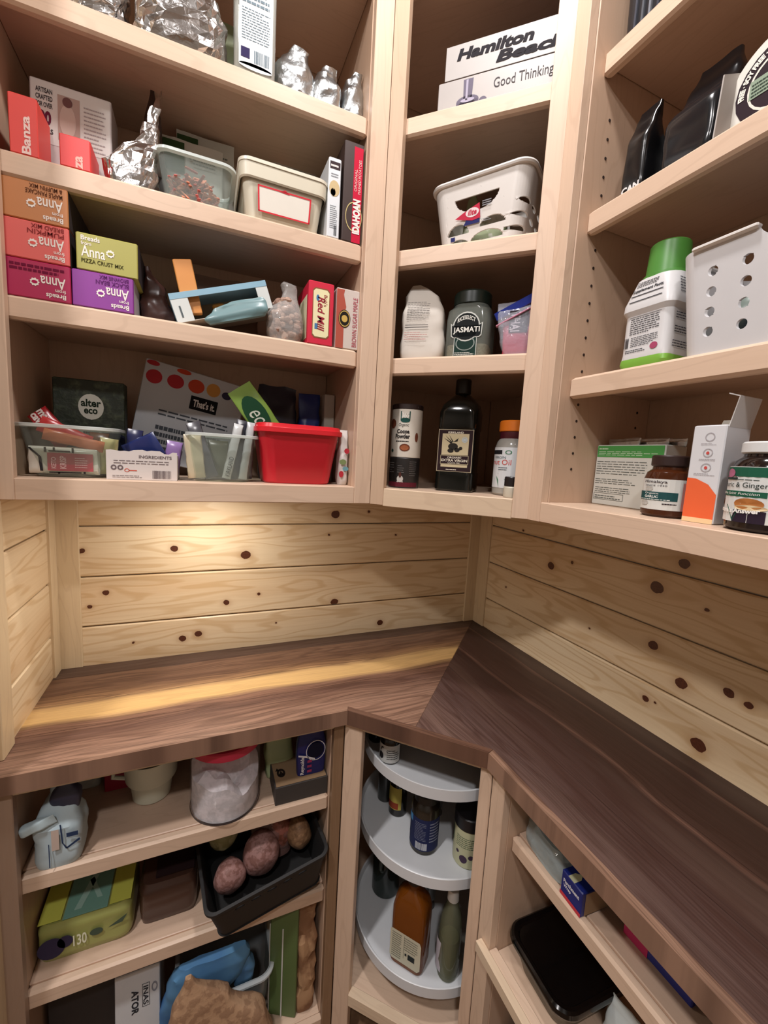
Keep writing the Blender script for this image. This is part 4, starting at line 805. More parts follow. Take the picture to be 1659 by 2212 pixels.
T = bottle('oil_jar', 'wide jar of coconut oil with an orange lid at the right of the corner cabinet', 'jar', 'M', .318, .115, M4, [(.040, 0), (.044, .005), (.044, .112), (.040, .126), (.034, .134)], film('B9B6AE', .6, .12))
MB().lathe([(.041, .002), (.042, .10)], 32).build('oil', paint('C9C6BC', .4), T); MB().lathe([(.0345, .132), (.0355, .134), (.0355, .149), (.034, .150)], 32).build('lid_seal', paint('4A1620', .4), T); MB().lathe([(.037, .1495), (.038, .151), (.038, .172), (.035, .175)], 32).build('lid', paint('D8741E', .4), T)
F = cylf(.0442, -85, 85, .018, .112); printon(T, F, 'CDD0D2', [('r', 0, 0, 1, 1)], 'paper_label', .0003); printon(T, F, '1A1A1E', [('r', .05, .83, .32, .93), ('t', 'Nutrition', .66, .90, .92, .97, {'b': .03}), ('r', .66, .83, .95, .85), ('r', .66, .75, .95, .765)], 'lettering', .0007); printon(T, F, '4A5A60', [('t', 'VIRGIN', .14, .72, .40, .78), ('lines', .66, .3, .95, .72, 9, .3), ('lines', .26, .44, .44, .54, 2, .4)], 'lettering', .0007)
printon(T, F, 'C2483E', [('t', 'nut Oil', .10, .57, .50, .70)], 'red_lettering', .0008); printon(T, F, '4A7A5E', [('ring', .44, .88, .06, .05, .3), ('p', [(.28, .42), (.55, .2), (.52, .3)]), ('p', [(.25, .36), (.5, .0), (.42, .2)]), ('p', [(.22, .3), (.3, 0), (.28, .2)]), ('p', [(.2, .28), (.15, .02), (.18, .2)]), ('p', [(.27, .4), (.6, .06), (.5, .22)])], 'palm_leaf', .0009)
T = bottle('small_jar', 'tiny jar with a black lid in front of the coconut oil jar', 'jar', 'M', .325, .042, M4, [(.015, 0), (.016, .002), (.016, .022), (.014, .025)], paint('C9C4B4', .4), n=24); MB().lathe([(.0145, .0245), (.0155, .026), (.0155, .044), (.014, .046)], 24).build('lid', paint('1A1416', .4), T)
# ================================================================ right wall cabinet
R1, R2, R3, R4 = 2.2615, 1.9895, 1.6815, 1.430
T = thing('ribbed_bin', 'dark bin with pale vertical ribs at the left end of the top right shelf', 'bin', 'R', .685, .13, R1)
MB().loft([rr(.15, .14, .02, 4, 0), rr(.156, .146, .022, 4, .16)]).build('body', paint('17171C', .4), T)
for k in range(9): MB().box(-.05+k*.014, -.046+k*.014, -.0745-.0005*(k % 3), -.069, .004, .155, .0015).build('rib', paint(('3A3D48', '54585F', '7A7E86')[k % 3], .3), T)
T = pouch('black_pouch', 'narrow black coffee pouch with white letters at the left end of the middle right shelf', 'pouch', 'R', .662, .062, R2, .044, .06, .150, paint('101012', .22, 0, .6), [(0, .95, .8, 0, 0), (.1, 1, 1, 0, 0), (.6, .95, .9, 0, 0), (.85, .9, .4, 0, 0), (1, .85, .12, .004, 0)], amp=.002, seed=3, sq=.35)
printon(T, ff(.044, .062, .12), 'D8D8D8', [('t', 'CAN', .18, .04, .95, .14, {'b': .05})], 'lettering', .0014)
boxy('black_carton', 'plain black carton between the two black coffee pouches', 'box', 'R', .703, .135, R2, .030, .07, .125, '0E0E10')
T = pouch('black_pouch', 'wide glossy black coffee pouch with a pale side on the middle right shelf', 'pouch', 'R', .752, .062, R2, .082, .085, .175, paint('16181C', .2, 0, .6), [(0, .95, .9, 0, 0), (.1, 1, 1, 0, 0), (.45, 1, .95, 0, 0), (.75, 1, .35, 0, .02), (1, .7, .1, -.0, .025)], amp=.003, seed=5, sq=.3)
MB().loft([[(.0425, -.04, .006), (.0425, .038, .006), (.0425, .038, .13), (.0425, -.034, .10)], [(.0445, -.04, .006), (.0445, .038, .006), (.0445, .038, .13), (.0445, -.034, .10)]]).build('pale_side', paint('A9A39E', .5), T, smooth=0)
T = thing('round_tub', 'round white tub turned on its side with lettering around its dark lid', 'tub', 'R', .852, .10, R2+.070, 0, 90, 0)
MB().lathe([(.064, -.0), (.069, -.004), (.069, -.014), (.065, -.018), (.060, -.038), (.055, -.042)][::-1], 48).build('body', paint('DCD9D0', .4), T)
F = lambda u, v, h: Vector(((u-.5)*.138, (v-.5)*.138, .0004+h))
printon(T, F, '2A1A22', [('e', .5, .5, .38, .38)], 'dark_disc'); printon(T, F, 'E0DCD2', [('ring', .5, .5, .27, .27, .08)], 'white_ring', .0009)
Fa = lambda u, v, h: Vector((-math.cos(u*2.7-.1)*(.0400+.0095*v), math.sin(u*2.7-.1)*(.0400+.0095*v), .0004+h))
printon(T, Fa, 'E9E4DA', [('t', 'FREE \u00b7 SOY FREE \u00b7 HYDROGENATED', .0, .1, .98, .95, {'b': .06})], 'lettering', .0012)
printon(T, F, '8FA08C', [('r', .25, .42, .5, .6)], 'green_label', .0012); printon(T, F, '2C3A30', [('lines', .27, .44, .48, .58, 4, .4)], 'fine_print', .0016)
T = thing('supplement_bottle', 'white bottle with a green cap and printed facts panel beside the perforated basket', 'bottle', 'R', .724, .105, R3)
bw = paint('D5D5D6', .35)
MB().loft([rr(.082, .082, .014, 5, 0), rr(.088, .088, .014, 5, .01), rr(.084, .084, .014, 5, .028), rr(.084, .084, .014, 5, .092), rr(.094, .094, .016, 5, .1), rr(.094, .094, .018, 5, .112), rr(.076, .076, .026, 5, .152), rr(.060, .060, .028, 5, .158)]).build('body', bw, T)
MB().loft([rr(.0825, .0825, .014, 5, .001), rr(.0885, .0885, .014, 5, .010), rr(.0870, .0870, .0142, 5, .018)], False, False).build('green_band', paint('7DB545', .35), T)
MB().lathe([(.037, .150), (.037, .158), (.033, .160), (.0305, .208), (.029, .210)], 36).build('cap', paint('4E8C3A', .4), T)
F = quadf((-.036, -.0422, .025), (.036, -.0422, .025), (.036, -.0422, .148), (-.036, -.0422, .148)); F2 = quadf((.0422, -.036, .025), (.0422, .036, .025), (.0422, .036, .148), (.0422, -.036, .148))
Fb = quadf((-.034, -.0424, .028), (.034, -.0424, .028), (.034, -.0424, .090), (-.034, -.0424, .090)); Fc_ = quadf((-.036, -.0475, .112), (.036, -.0475, .112), (.032, -.0385, .150), (-.032, -.0385, .150))
printon(T, Fb, '3A3A40', [('lines', .12, .52, .9, .98, 8, .35), ('lines', .18, .18, .9, .46, 6, .35), ('lines', .05, .02, .6, .12, 2, .4), ('bars', .0, .16, .12, .44, 6), ('r', .08, .985, .92, .995)], 'fine_print'); printon(T, Fb, 'A84A6A', [('e', .82, .1, .1, .09)], 'round_flag')
printon(T, Fc_, '2A2A30', [('t', 'Supplement Facts', .08, .44, .88, .62, {'b': .03}), ('r', .08, .30, .9, .34), ('r', .08, .04, .9, .08), ('lines', .15, .70, .75, .95, 4, .4)], 'lettering')
Fs = quadf((.0424, -.034, .028), (.0424, .034, .028), (.0424, .034, .090), (.0424, -.034, .090)); Fs2 = quadf((.0475, -.036, .112), (.0475, .036, .112), (.0385, .032, .150), (.0385, -.032, .150))
printon(T, Fs, '55555C', [('lines', .12, .78, .85, .98, 3, .4), ('lines', .12, .42, .85, .62, 3, .4), ('lines', .1, .05, .9, .25, 3, .4)], 'fine_print'); printon(T, Fs2, '55555C', [('lines', .1, .1, .9, .85, 6, .35)], 'fine_print')
T = thing('plastic_basket', 'white plastic basket with rows of round holes and a hand notch on the right wall', 'basket', 'R', .935, .130, R3)
H = [rnd_hole(-.096+i*.043, .030+j*.0275, .0068, .06) for i in range(6) for j in range(4)]
H.append(lambda p: 1 if p.y > -.06 else (math.hypot((p.x-.02)/.065, (p.z-.152)/.028)-1)*.028)
perf(.30, .19, .15, .03, .014, H, nu=540, nv=84).build('basket_wall', paint('D2D2D4', .35), T)
MB().loft([rr(.262, .152, .03, 8, 0), rr(.272, .162, .03, 8, .003)]).build('basket_base', wpl, T)
n_ = []
for (cx, zz) in ((-.045, .150), (.085, .150)): pass
mb = MB()
def rimseg(x0, x1):
    mb = MB(); mb.box(x0, x1, -.1015, -.090, .1465, .1525, .002); return mb
rimseg(-.125, -.042).build('rim', wpl, T); rimseg(.082, .125).build('rim', wpl, T)
MB().loft([rr(.298, .188, .03, 8, .1465), rr(.312, .202, .034, 8, .1468), rr(.312, .202, .034, 8, .1515), rr(.298, .188, .03, 8, .1525)], False, False).build('rim', wpl, T) if False else None
MB().box(-.1515, -.142, -.065, .065, .1465, .1525, .002).build('rim', wpl, T); MB().box(.142, .1515, -.065, .065, .1465, .1525, .002).build('rim', wpl, T); MB().box(-.12, .12, .088, .1, .1465, .1525, .002).build('rim', wpl, T)
pouch('blue_packet', 'dark blue packet seen through the holes of the perforated basket', 'packet', 'R', .95, .08, R3+.006, .15, .06, .11, speckle('26306E', '7A86A8', 22), seed=3)
pouch('grey_packet', 'grey-green packet at the left inside the perforated basket', 'packet', 'R', .845, .075, R3+.006, .05, .06, .09, paint('8A9A90', .4), seed=5)
# bottom right shelf
T = boxy('tea_carton', 'white carton with a green top band and foil packs sticking out, beside the partition', 'box', 'R', .6705, .135, R4, .146, .06, .124, 'D3D5CE')
F = ff(.146, .06, .124); printon(T, F, '4F9A50', [('r', .015, .80, .985, .985)], 'green_band'); printon(T, F, 'B9D9B4', [('lines', .04, .925, .26, .955, 1, .8), ('lines', .04, .83, .95, .91, 3, .35)], 'lettering', .0009)
printon(T, F, '5A605C', [('lines', .03, .52, .8, .76, 6, .25), ('lines', .03, .36, .75, .46, 3, .3), ('lines', .04, .22, .6, .32, 3, .3), ('frame', .03, .09, .5, .2, .006, .006), ('lines', .05, .11, .46, .18, 2, .4)], 'fine_print'); printon(T, F, '6A9A6A', [('p', [(.92, .04), (.94, .04), (.97, .12), (.955, .12), (.93, .06), (.905, .12), (.89, .12)])], 'leaf_mark')
for k, (x, a) in enumerate(((-.03, 4), (.02, -3), (.045, 8))):
    o = bag_mb(.07, .006, .016, FLATTOP, amp=.002, seed=k+3).build('blister_pack', foil('BFC3C6', .3), T); o.location = (x, -.006+.012*k, .122)
am = film('4A2410', .82, .08, 'amber_glass')
T = bottle('pill_bottle', 'small amber garlic capsule bottle with a brown lid in front of the white carton', 'bottle', 'R', .790, .080, R4, [(.030, 0), (.0345, .004), (.0345, .062), (.031, .073), (.0245, .078), (.0235, .084)], am)
MB().lathe([(.0255, .083), (.027, .085), (.027, .099), (.025, .101)], 36).build('lid', paint('2E1E1C', .4), T); MB().lathe([(.03, .004), (.031, .055)], 24).build('capsules', speckle('3A1C10', '5A3420', 120), T)['kind'] = 'stuff'
F = cylf(.0346, -60, 112, .012, .062); printon(T, F, 'D2D4D0', [('r', 0, 0, 1, 1)], 'paper_label', .0003); printon(T, F, '1F4A4C', [('r', .04, .30, .70, .58)], 'teal_band', .0007); printon(T, F, '3A3034', [('t', 'Himalaya', .18, .84, .54, .96, {'b': .01}), ('t', 'SINCE 1930', .2, .76, .54, .81), ('lines', .5, .18, .7, .24, 1, .6)], 'lettering', .0007)
printon(T, F, 'E8ECE8', [('t', 'Organic', .22, .48, .44, .56), ('t', 'GARLIC', .22, .38, .44, .46, {'b': .03}), ('lines', .1, .32, .6, .36, 1, .5)], 'lettering', .0011); printon(T, F, 'B4B2AC', [('e', .28, .68, .07, .08), ('e', .22, .2, .08, .08)], 'garlic_picture', .0008); printon(T, F, 'C98A86', [('r', .76, .0, .98, .9)], 'pink_panel', .0007)
T = boxy('supplement_carton', 'tall white carton with an orange wave and an opened top flap', 'box', 'R', .857, .055, R4, .045, .06, .146, 'D6D8DC')
F = ff(.045, .06, .146); printon(T, F, 'E8683C', [('p', [(.02, .05), (.98, .05), (.98, .30), (.7, .40), (.3, .455), (.02, .46)])], 'orange_wave', .0004); printon(T, F, 'F0CFA0', [('r', .02, .0, .98, .05)], 'cream_band', .0004)
printon(T, F, 'A8A4A8', [('ring', .55, .88, .15, .045, .2), ('ring', .55, .72, .15, .045, .2), ('ring', .55, .57, .16, .045, .2), ('lines', .3, .80, .8, .825, 2, .4), ('lines', .3, .64, .8, .665, 2, .4), ('lines', .2, .49, .85, .52, 2, .4)], 'round_icons'); printon(T, F, 'C9504A', [('e', .55, .72, .05, .015), ('e', .55, .57, .05, .015)], 'icon_marks', .0009)
MB().loft([[(.0215, -.026, .143), (.0215, .028, .143), (.030, .028, .186), (.030, -.026, .186)], [(.0227, -.026, .143), (.0227, .028, .143), (.0312, .028, .186), (.0312, -.026, .186)]]).build('open_flap', paint('D0CFCE', .5), T, smooth=0)
MB().loft([[(.030, -.026, .185), (.030, .028, .185), (.016, .028, .190), (.016, -.026, .190)], [(.030, -.026, .1865), (.030, .028, .1865), (.016, .028, .1915), (.016, -.026, .1915)]]).build('tuck_flap', paint('D0CFCE', .5), T, smooth=0)
MB().loft([[(-.02, .026, .143), (.02, .026, .143), (.016, .022, .158), (-.012, .022, .158)], [(-.02, .0272, .143), (.02, .0272, .143), (.016, .0232, .158), (-.012, .0232, .158)]]).build('dust_flap', paint('CFCBC0', .5), T, smooth=0)
printon(T, frt(.045, .06, .146), '4A5A8A', [('r', .6, .1, .95, .5)], 'blue_panel', .0004)
T = bottle('pill_bottle', 'large dark jar with a white lid and turmeric and ginger label at the right edge', 'jar', 'R', .935, .068, R4, [(.038, 0), (.0445, .005), (.0445, .082), (.040, .094), (.033, .100), (.032, .105)], paint('1C1210', .1, 0, .6))
MB().lathe([(.034, .104), (.036, .106), (.036, .118), (.034, .120)], 40).build('lid', paint('DADCDC', .35), T)
F = cylf(.0447, -78, 105, .012, .086); printon(T, F, 'D9DCDA', [('r', 0, 0, 1, 1)], 'paper_label', .0003); printon(T, F, '1F5A44', [('r', 0, .82, .62, .99), ('p', [(0, .0), (.3, 0), (.34, .2), (.2, .30), (0, .30)]), ('r', 0, .46, .55, .56)], 'green_panel', .0007); printon(T, F, '2A1E2E', [('r', .3, 0, .56, .22)], 'dark_panel', .0007)
printon(T, F, '2A3634', [('t', 'Turmeric & Ginger', .0, .60, .55, .72), ('lines', .1, .76, .5, .78, 1, .6), ('r', .12, .76, .3, .80)], 'lettering', .0011); printon(T, F, 'F0F0EC', [('t', "Nature's Answer", .06, .16, .52, .27, {'b': .04, 'arc': -.2}), ('t', 'Healthy Joint Function', .05, .48, .5, .54, {'sh': .2})], 'lettering', .0015)
printon(T, F, 'B0703A', [('e', .42, .34, .12, .10)], 'ginger_picture', .0011); printon(T, F, 'B0703A', [('e', .05, .34, .05, .06)], 'ginger_picture', .0011); printon(T, F, 'E0C9A0', [('e', .44, .27, .13, .05)], 'ginger_picture', .0014); printon(T, F, 'B06A88', [('e', .2, .88, .06, .08), ('p', [(.1, .8), (.3, .8), (.25, .84), (.15, .84)])], 'flower_mark', .0011); printon(T, F, '33302E', [('lines', .64, .1, .98, .9, 16, .35)], 'fine_print')
# ================================================================ base cabinet, left
l1, l2, l3 = .6845, .4275, .0605
T = pouch('sugar_bag', 'folded-over pale blue and white bag with a dark wavy line', 'bag', 'l', -1.190, .020, l1, .080, .075, .165, paint('B9CCD4', .5), [(0, .9, .9, 0, 0), (.1, 1, 1, 0, 0), (.5, .98, .95, 0, 0), (.62, .80, .7, 0, 0), (.8, .55, .5, .004, .012), (1, .35, .3, .006, .03)], amp=.005, freq=24, seed=21, sq=.5)
F = quadf((-.042, -.0385, .01), (.042, -.0385, .01), (.042, -.0385, .10), (-.042, -.0385, .10)); printon(T, F, '2A3A5A', [('r', .38, .0, .40, .55), ('p', [(.60, .95), (.63, .95), (.66, .5), (.63, .5)]), ('p', [(.63, .52), (.66, .5), (.74, .36), (.70, .36)]), ('p', [(.70, .38), (.74, .36), (.98, .5), (.96, .55)]), ('r', .72, .62, .94, .72)], 'dark_line', .004)
printon(T, F, 'C9B7AC', [('r', .44, .38, .58, .85)], 'pink_panel', .004)
o = bag_mb(.02, .018, .055, FLATTOP, amp=.002, seed=2).build('rolled_fold', paint('BED4DC', .45), T); o.location = (-.052, -.035, .092); o.rotation_euler = (0, math.radians(75), 0)
o = bag_mb(.05, .03, .06, [(0, .8, .8, 0, 0), (.5, 1, 1, 0, 0), (1, .3, .3, 0, 0)], amp=.004, seed=9).build('dark_fold', paint('3A3A50', .5), T); o.location = (.012, -.005, .10)
pouch('paper_bag', 'small crumpled white bag behind the pale blue one', 'bag', 'l', -1.185, .22, l1, .06, .05, .09, paint('B9BCB4', .5), amp=.007, seed=5)
boxy('red_box', 'small dark red box at the back of the upper base shelf', 'box', 'l', -1.115, .20, l1, .06, .05, .05, '9A1A34')
T = thing('measuring_cup', 'translucent white plastic cup with a wide collar behind the counter edge', 'cup', 'l', -1.043, .165, l1)
wp = film('DEDFCB', .8, .3, 'milky_plastic')
MB().lathe([(.036, 0), (.040, .003), (.045, .045), (.052, .049), (.054, .053), (.058, .105), (.056, .105), (.050, .052), (.043, .047), (.038, .005)], 40).build('cup_body', wp, T); MB().tube([(-.054, 0, .095), (-.075, 0, .09), (-.078, 0, .06), (-.052, 0, .052)], .005).build('handle', wp, T)
T = thing('flour_jar', 'large clear round jar of white flour with a pink-red lid', 'jar', 'l', -.883, .090, l1)
MB().lathe([(.070, 0), (.0755, .003), (.077, .01), (.077, .150), (.075, .153), (.075, .148), (.0755, .010), (.069, .004)], 56, cap1=False).build('jar_body', film('ECE8EA', .06, .05), T)
mb = MB(); n = 40; rings = []
for i in range(9):
    t = i/8; R_ = []
    for k in range(n):
        a = 2*PI*k/n; rad = .0735*(1 if i < 7 else (1-(i-6)*.28)); ztop = .105+.028*math.cos(a-2.1)+.010*math.sin(3*a+1)+.006*math.sin(7*a)
        z = .004+(ztop-.004)*min(1, t*8/7)-(.0 if i < 7 else .006*(i-7)); R_.append((rad*math.cos(a), rad*math.sin(a), z))
    rings.append(R_)
jig(mb.loft(rings), .003, 30, 4, .02).build('flour', speckle('E2E4E4', 'F6F6F6', 60, .9), T)['kind'] = 'stuff'
MB().lathe([(.074, .150), (.079, .152), (.079, .168), (.076, .171)], 48).build('lid', paint('C9324E', .4), T)
MB().lathe([(.0768, .001), (.0775, .004), (.0768, .007)], 56, cap0=False, cap1=False).build('base_ring', paint('3A3436', .3), T)
T = thing('cardboard_tray', 'shallow dark-sided cardboard tray with a recycling mark at the right of the upper base shelf', 'tray', 'l', -.716, .080, l1)
MB().box(-.062, .062, -.052, .052, 0, .045, .001).build('tray', paint('3C3836', .6), T); printon(T, ft(.124, .104, .0455), '94795C', [('r', .02, .02, .98, .98)], 'kraft_top', .0003)
printon(T, ft(.124, .104, .0455), '241C18', [('ring', .16, .42, .08, .14, .5), ('p', [(.06, .5), (.14, .5), (.1, .6)]), ('t', '\u25b2', .11, .35, .21, .5)], 'recycling_mark', .0008)
T = pouch('foil_wrap_box', 'dark blue rounded foil packet standing on the cardboard tray', 'packet', 'l', -.690, .045, l1+.0465, .070, .030, .105, paint('1C2468', .3), [(0, .95, 1, 0, 0), (.3, 1, 1, 0, 0), (.7, 1, .9, 0, 0), (1, .85, .6, 0, 0)], amp=.001, sq=.4)
F = ff(.07, .032, .10); printon(T, F, 'E8E8F0', [('t', 'Reynolds', .1, .05, .26, .5, {'rot': 90, 'b': .03}), ('ring', .62, .62, .34, .26, .07), ('p', [(.02, .58), (.3, .52), (.6, .42), (.6, .38), (.3, .47), (.02, .54)])], 'lettering', .0014); printon(T, F, 'B0406A', [('lines', .34, .08, .5, .46, 3, .5)], 'pink_print', .0014); printon(T, F, '12122A', [('e', .62, .62, .28, .2)], 'dark_disc', .0008)
pouch('green_pack', 'pale green crinkled bag on the cardboard tray', 'bag', 'l', -.755, .11, l1, .068, .045, .125, paint('AEBB8E', .45), amp=.006, seed=6) .location.z += 0
# ---- second base shelf
T = pouch('napkin_pack', 'plastic-wrapped yellow and green napkin pack printed 130', 'pack', 'l', -1.160, .065, l2, .170, .15, .085, paint('9FA35E', .3), [(0, .96, .94, 0, 0), (.15, 1, 1, 0, 0), (.8, 1, 1, 0, 0), (1, .92, .92, 0, 0)], amp=.002, seed=3, sq=.22)
F = ft(.165, .14, .0865); printon(T, F, '7FB0A0', [('r', .26, .0, .74, .98)], 'teal_panel', .0016); printon(T, F, 'D9DE62', [('r', .0, .02, .24, .98)], 'yellow_panel', .0016); printon(T, F, 'D9DE62', [('r', .76, .02, 1, .98)], 'yellow_panel', .0016); printon(T, F, 'A9CFC2', [('p', [(.36, .1), (.44, .1), (.60, .8), (.52, .8)]), ('p', [(.6, .2), (.66, .2), (.5, .6), (.46, .55)])], 'leaf_print', .0022)
F = quadf((-.085, -.0775, .01), (.085, -.0775, .01), (.085, -.0775, .08), (-.085, -.0775, .08)); printon(T, F, '3A3450', [('e', .16, .4, .14, .34), ('e', .3, .5, .08, .2)], 'berry_print', .001); printon(T, F, 'E9ECD2', [('t', '130', .38, .25, .52, .62, {'b': .02})], 'lettering', .0014); printon(T, F, '4A5A4A', [('e', .62, .5, .07, .12), ('p', [(.74, .5), (.96, .8), (.9, .55)])], 'leaf_print', .001)
T = pouch('brown_pack', 'brown clear-wrapped pack between the yellow napkins and the black basket', 'pack', 'l', -1.003, .075, l2, .120, .15, .095, paint('4A332A', .25), [(0, .96, .94, 0, 0), (.15, 1, 1, 0, 0), (.8, 1, 1, 0, 0), (1, .9, .9, 0, 0)], amp=.003, seed=13, sq=.25)
printon(T, ft(.11, .13, .0965), '2A1A1C', [('r', .25, .05, .98, .95)], 'dark_panel', .002)
T = thing('black_basket', 'black woven plastic basket of potatoes tipping over the shelf edge', 'basket', 'l', -.792, .085, l2+.030, 6, 6, -7)
bk = paint('1B1A1A', .6)
H = [rnd_hole(-.07+i*.035, .084, .011, .06, .004) for i in range(5)]
perf(.270, .215, .108, .02, .018, H, th=.003, nu=160, nv=26).build('basket_wall', bk, T); MB().loft([rr(.236, .181, .02, 8, 0), rr(.240, .185, .02, 8, .004)]).build('basket_base', bk, T)
MB().loft([rr(.266, .211, .02, 8, .102), rr(.278, .223, .024, 8, .103), rr(.278, .223, .024, 8, .109), rr(.266, .211, .02, 8, .110)], False, False).build('rim', bk, T)
def tuber(name, label, cat, s, d, z, r, sx, sy, sz, mat, seed, rot=0, ry=0, group=None):
    T = thing(name, label, cat, 'l', s, d, z, rot, 0, ry, group); seg = [(math.sin(PI*i/14)*r, -math.cos(PI*i/14)*r+r) for i in range(15)]
    mb = MB().lathe([(a*1, b) for a, b in seg], 28); mb.v = [(x*sx, y*sy, z_*sz) for x, y, z_ in mb.v]; jig(mb, .004, 22, seed); mb.build('skin', mat, T, smooth=60); return T
pm_ = speckle('96706A', '7C564E', 90, .6); pm2 = speckle('A07A58', '826044', 80, .6)
tuber('potato', 'pinkish potato at the front left of the black basket', 'potato', -.875, .045, l2+.058, .037, .95, .9, 1.0, pm_, 3, 0, 0, 'potatoes in the black basket')
tuber('potato', 'large pink potato in the middle of the black basket', 'potato', -.812, .065, l2+.060, .045, .95, .9, 1.1, pm_, 5, 10, 12, 'potatoes in the black basket')
tuber('potato', 'reddish potato under the clear wrap in the black basket', 'potato', -.745, .105, l2+.075, .040, .8, .9, 1.2, speckle('A8685A', '86503E', 80, .5), 8, 0, -8, 'potatoes in the black basket')
tuber('potato', 'tan potato at the right end of the black basket', 'potato', -.698, .08, l2+.082, .036, .8, .9, 1.1, pm2, 11, 0, -15, 'potatoes in the black basket')
pouch('produce_wrap', 'glossy clear wrap peaked over the middle potatoes', 'bag', 'l', -.775, .07, l2+.075, .10, .08, .125, film('C9A29A', .28, .06, bump=.6), [(0, 1, 1, 0, 0), (.4, .95, 1, 0, 0), (.75, .55, .5, .0, 0), (1, .2, .1, 0, 0)], amp=.006, seed=5)
om = speckle('C9C092', 'A9A070', 40, .35)
T = tuber('onion', 'pale yellow onion at the back left of the black basket', 'onion', -.885, .14, l2+.085, .038, 1, 1, .95, om, 2, group='onions behind the potatoes'); MB().lathe([(.004, .066), (.002, .078)], 8).build('stem', om, T)
T = tuber('onion', 'pale green onion highest at the back of the black basket', 'onion', -.765, .16, l2+.115, .034, 1, 1, .95, speckle('BCC48E', '98A468', 40, .35), 4, group='onions behind the potatoes'); MB().lathe([(.004, .062), (.002, .074)], 8).build('stem', om, T)
# ---- bottom of the left base cabinet
boxy('dark_crate', 'dark grey crate at the left on the bottom of the base cabinet', 'crate', 'l', -1.175, .09, l3, .125, .18, .255, '2A2626', rough=.7)
boxy('red_folder', 'dark red folder lying on the dark grey crate', 'folder', 'l', -1.172, .12, l3+.256, .11, .14, .008, '8A1E34')
T = boxy('sparkling_water_box', 'white carton with black lettering standing in the bottom of the base cabinet', 'box', 'l', -1.066, .045, l3, .088, .12, .270, 'D2D6DA', rx=-4)
F = ff(.088, .12, .270); F_ = F; F = (lambda u, v, h: F_(u, .60+v*.38, h)); Ff = ft(.088, .12, .270); printon(T, F, '33343A', [('t', 'ATOR', .36, .05, .52, .62, {'rot': 270, 'b': .04}), ('t', 'INAS', .62, .2, .74, .64, {'rot': 270, 'b': .02}), ('frame', .6, .16, .77, .7, .012, .012)], 'lettering'); printon(T, F, '8A8E98', [('ring', .88, .55, .07, .12, .4)], 'round_mark'); printon(T, Ff, '55586A', [('lines', .4, .6, .95, .75, 2, .5)], 'fine_print')
T = tub('plastic_tub', 'clear rectangular tub holding a blue oven mitt in the base cabinet', 'tub', 'l', -.880, .035, l3, .215, .16, .160, .014, .03, film('C9D2D6', .28, .1), film('E4EAEC', .6, .15), lip=.008)
T = pouch('oven_mitt', 'blue and teal oven mitt spilling out of the clear tub', 'oven mitt', 'l', -.925, .05, l3+.09, .17, .05, .19, speckle('3E6EA8', '5F93B8', 6, .85, .35, .65), [(0, .7, .6, -.05, -.01), (.25, .85, .9, -.03, 0), (.6, 1.0, 1, 0, 0), (.85, 1.0, .8, .012, 0), (1, .85, .35, .015, 0)], amp=.004, seed=4, rx=12)
bag_mb(.05, .035, .09, [(0, .9, .9, 0, 0), (.6, 1, 1, 0, 0), (1, .5, .5, 0, 0)], amp=.003, seed=7).build('thumb', speckle('3E6EA8', '6FA3C4', 6, .85, .35, .65), T).location = (.085, .0, .055)
T = pouch('brown_paper_bag', 'crumpled tan paper bag with a folded point in front of the blue oven mitt', 'bag', 'l', -.905, -.045, l3, .26, .07, .30, speckle('B18E6E', '98765A', 60, .85), [(0, .95, .9, 0, 0), (.2, 1, 1, 0, 0), (.45, .85, .8, 0, 0), (.75, .45, .5, -.03, 0), (1, .05, .15, -.055, 0)], amp=.003, seed=15, sq=.4)
T = thing('green_sleeve', 'olive green and white cardboard sleeve standing by the right stile', 'sleeve', 'l', -.742, .050, l3, -28)
MB().box(-.035, .035, -.006, .006, 0, .345, .002).build('sleeve', paint('5C7242', .5), T); MB().box(-.037, -.035, -.007, .007, 0, .27, .0006).build('white_edge', paint('D6D9D2', .5), T); MB().box(-.004, -.0005, -.0085, -.006, 0, .26, .0006).build('white_edge', paint('D6D9D2', .5), T)
pouch('crumpled_bag', 'crumpled kraft paper bag behind the green sleeve', 'bag', 'l', -.688, .025, l3, .050, .06, .34, speckle('B08A66', '8A6446', 14, .8), amp=.010, freq=30, seed=31, smooth=20)
pouch('cream_bag', 'cream cloth bag between the clear tub and the green sleeve', 'bag', 'l', -.757, .12, l3, .03, .05, .22, paint('C9B898', .7), amp=.006, seed=9)
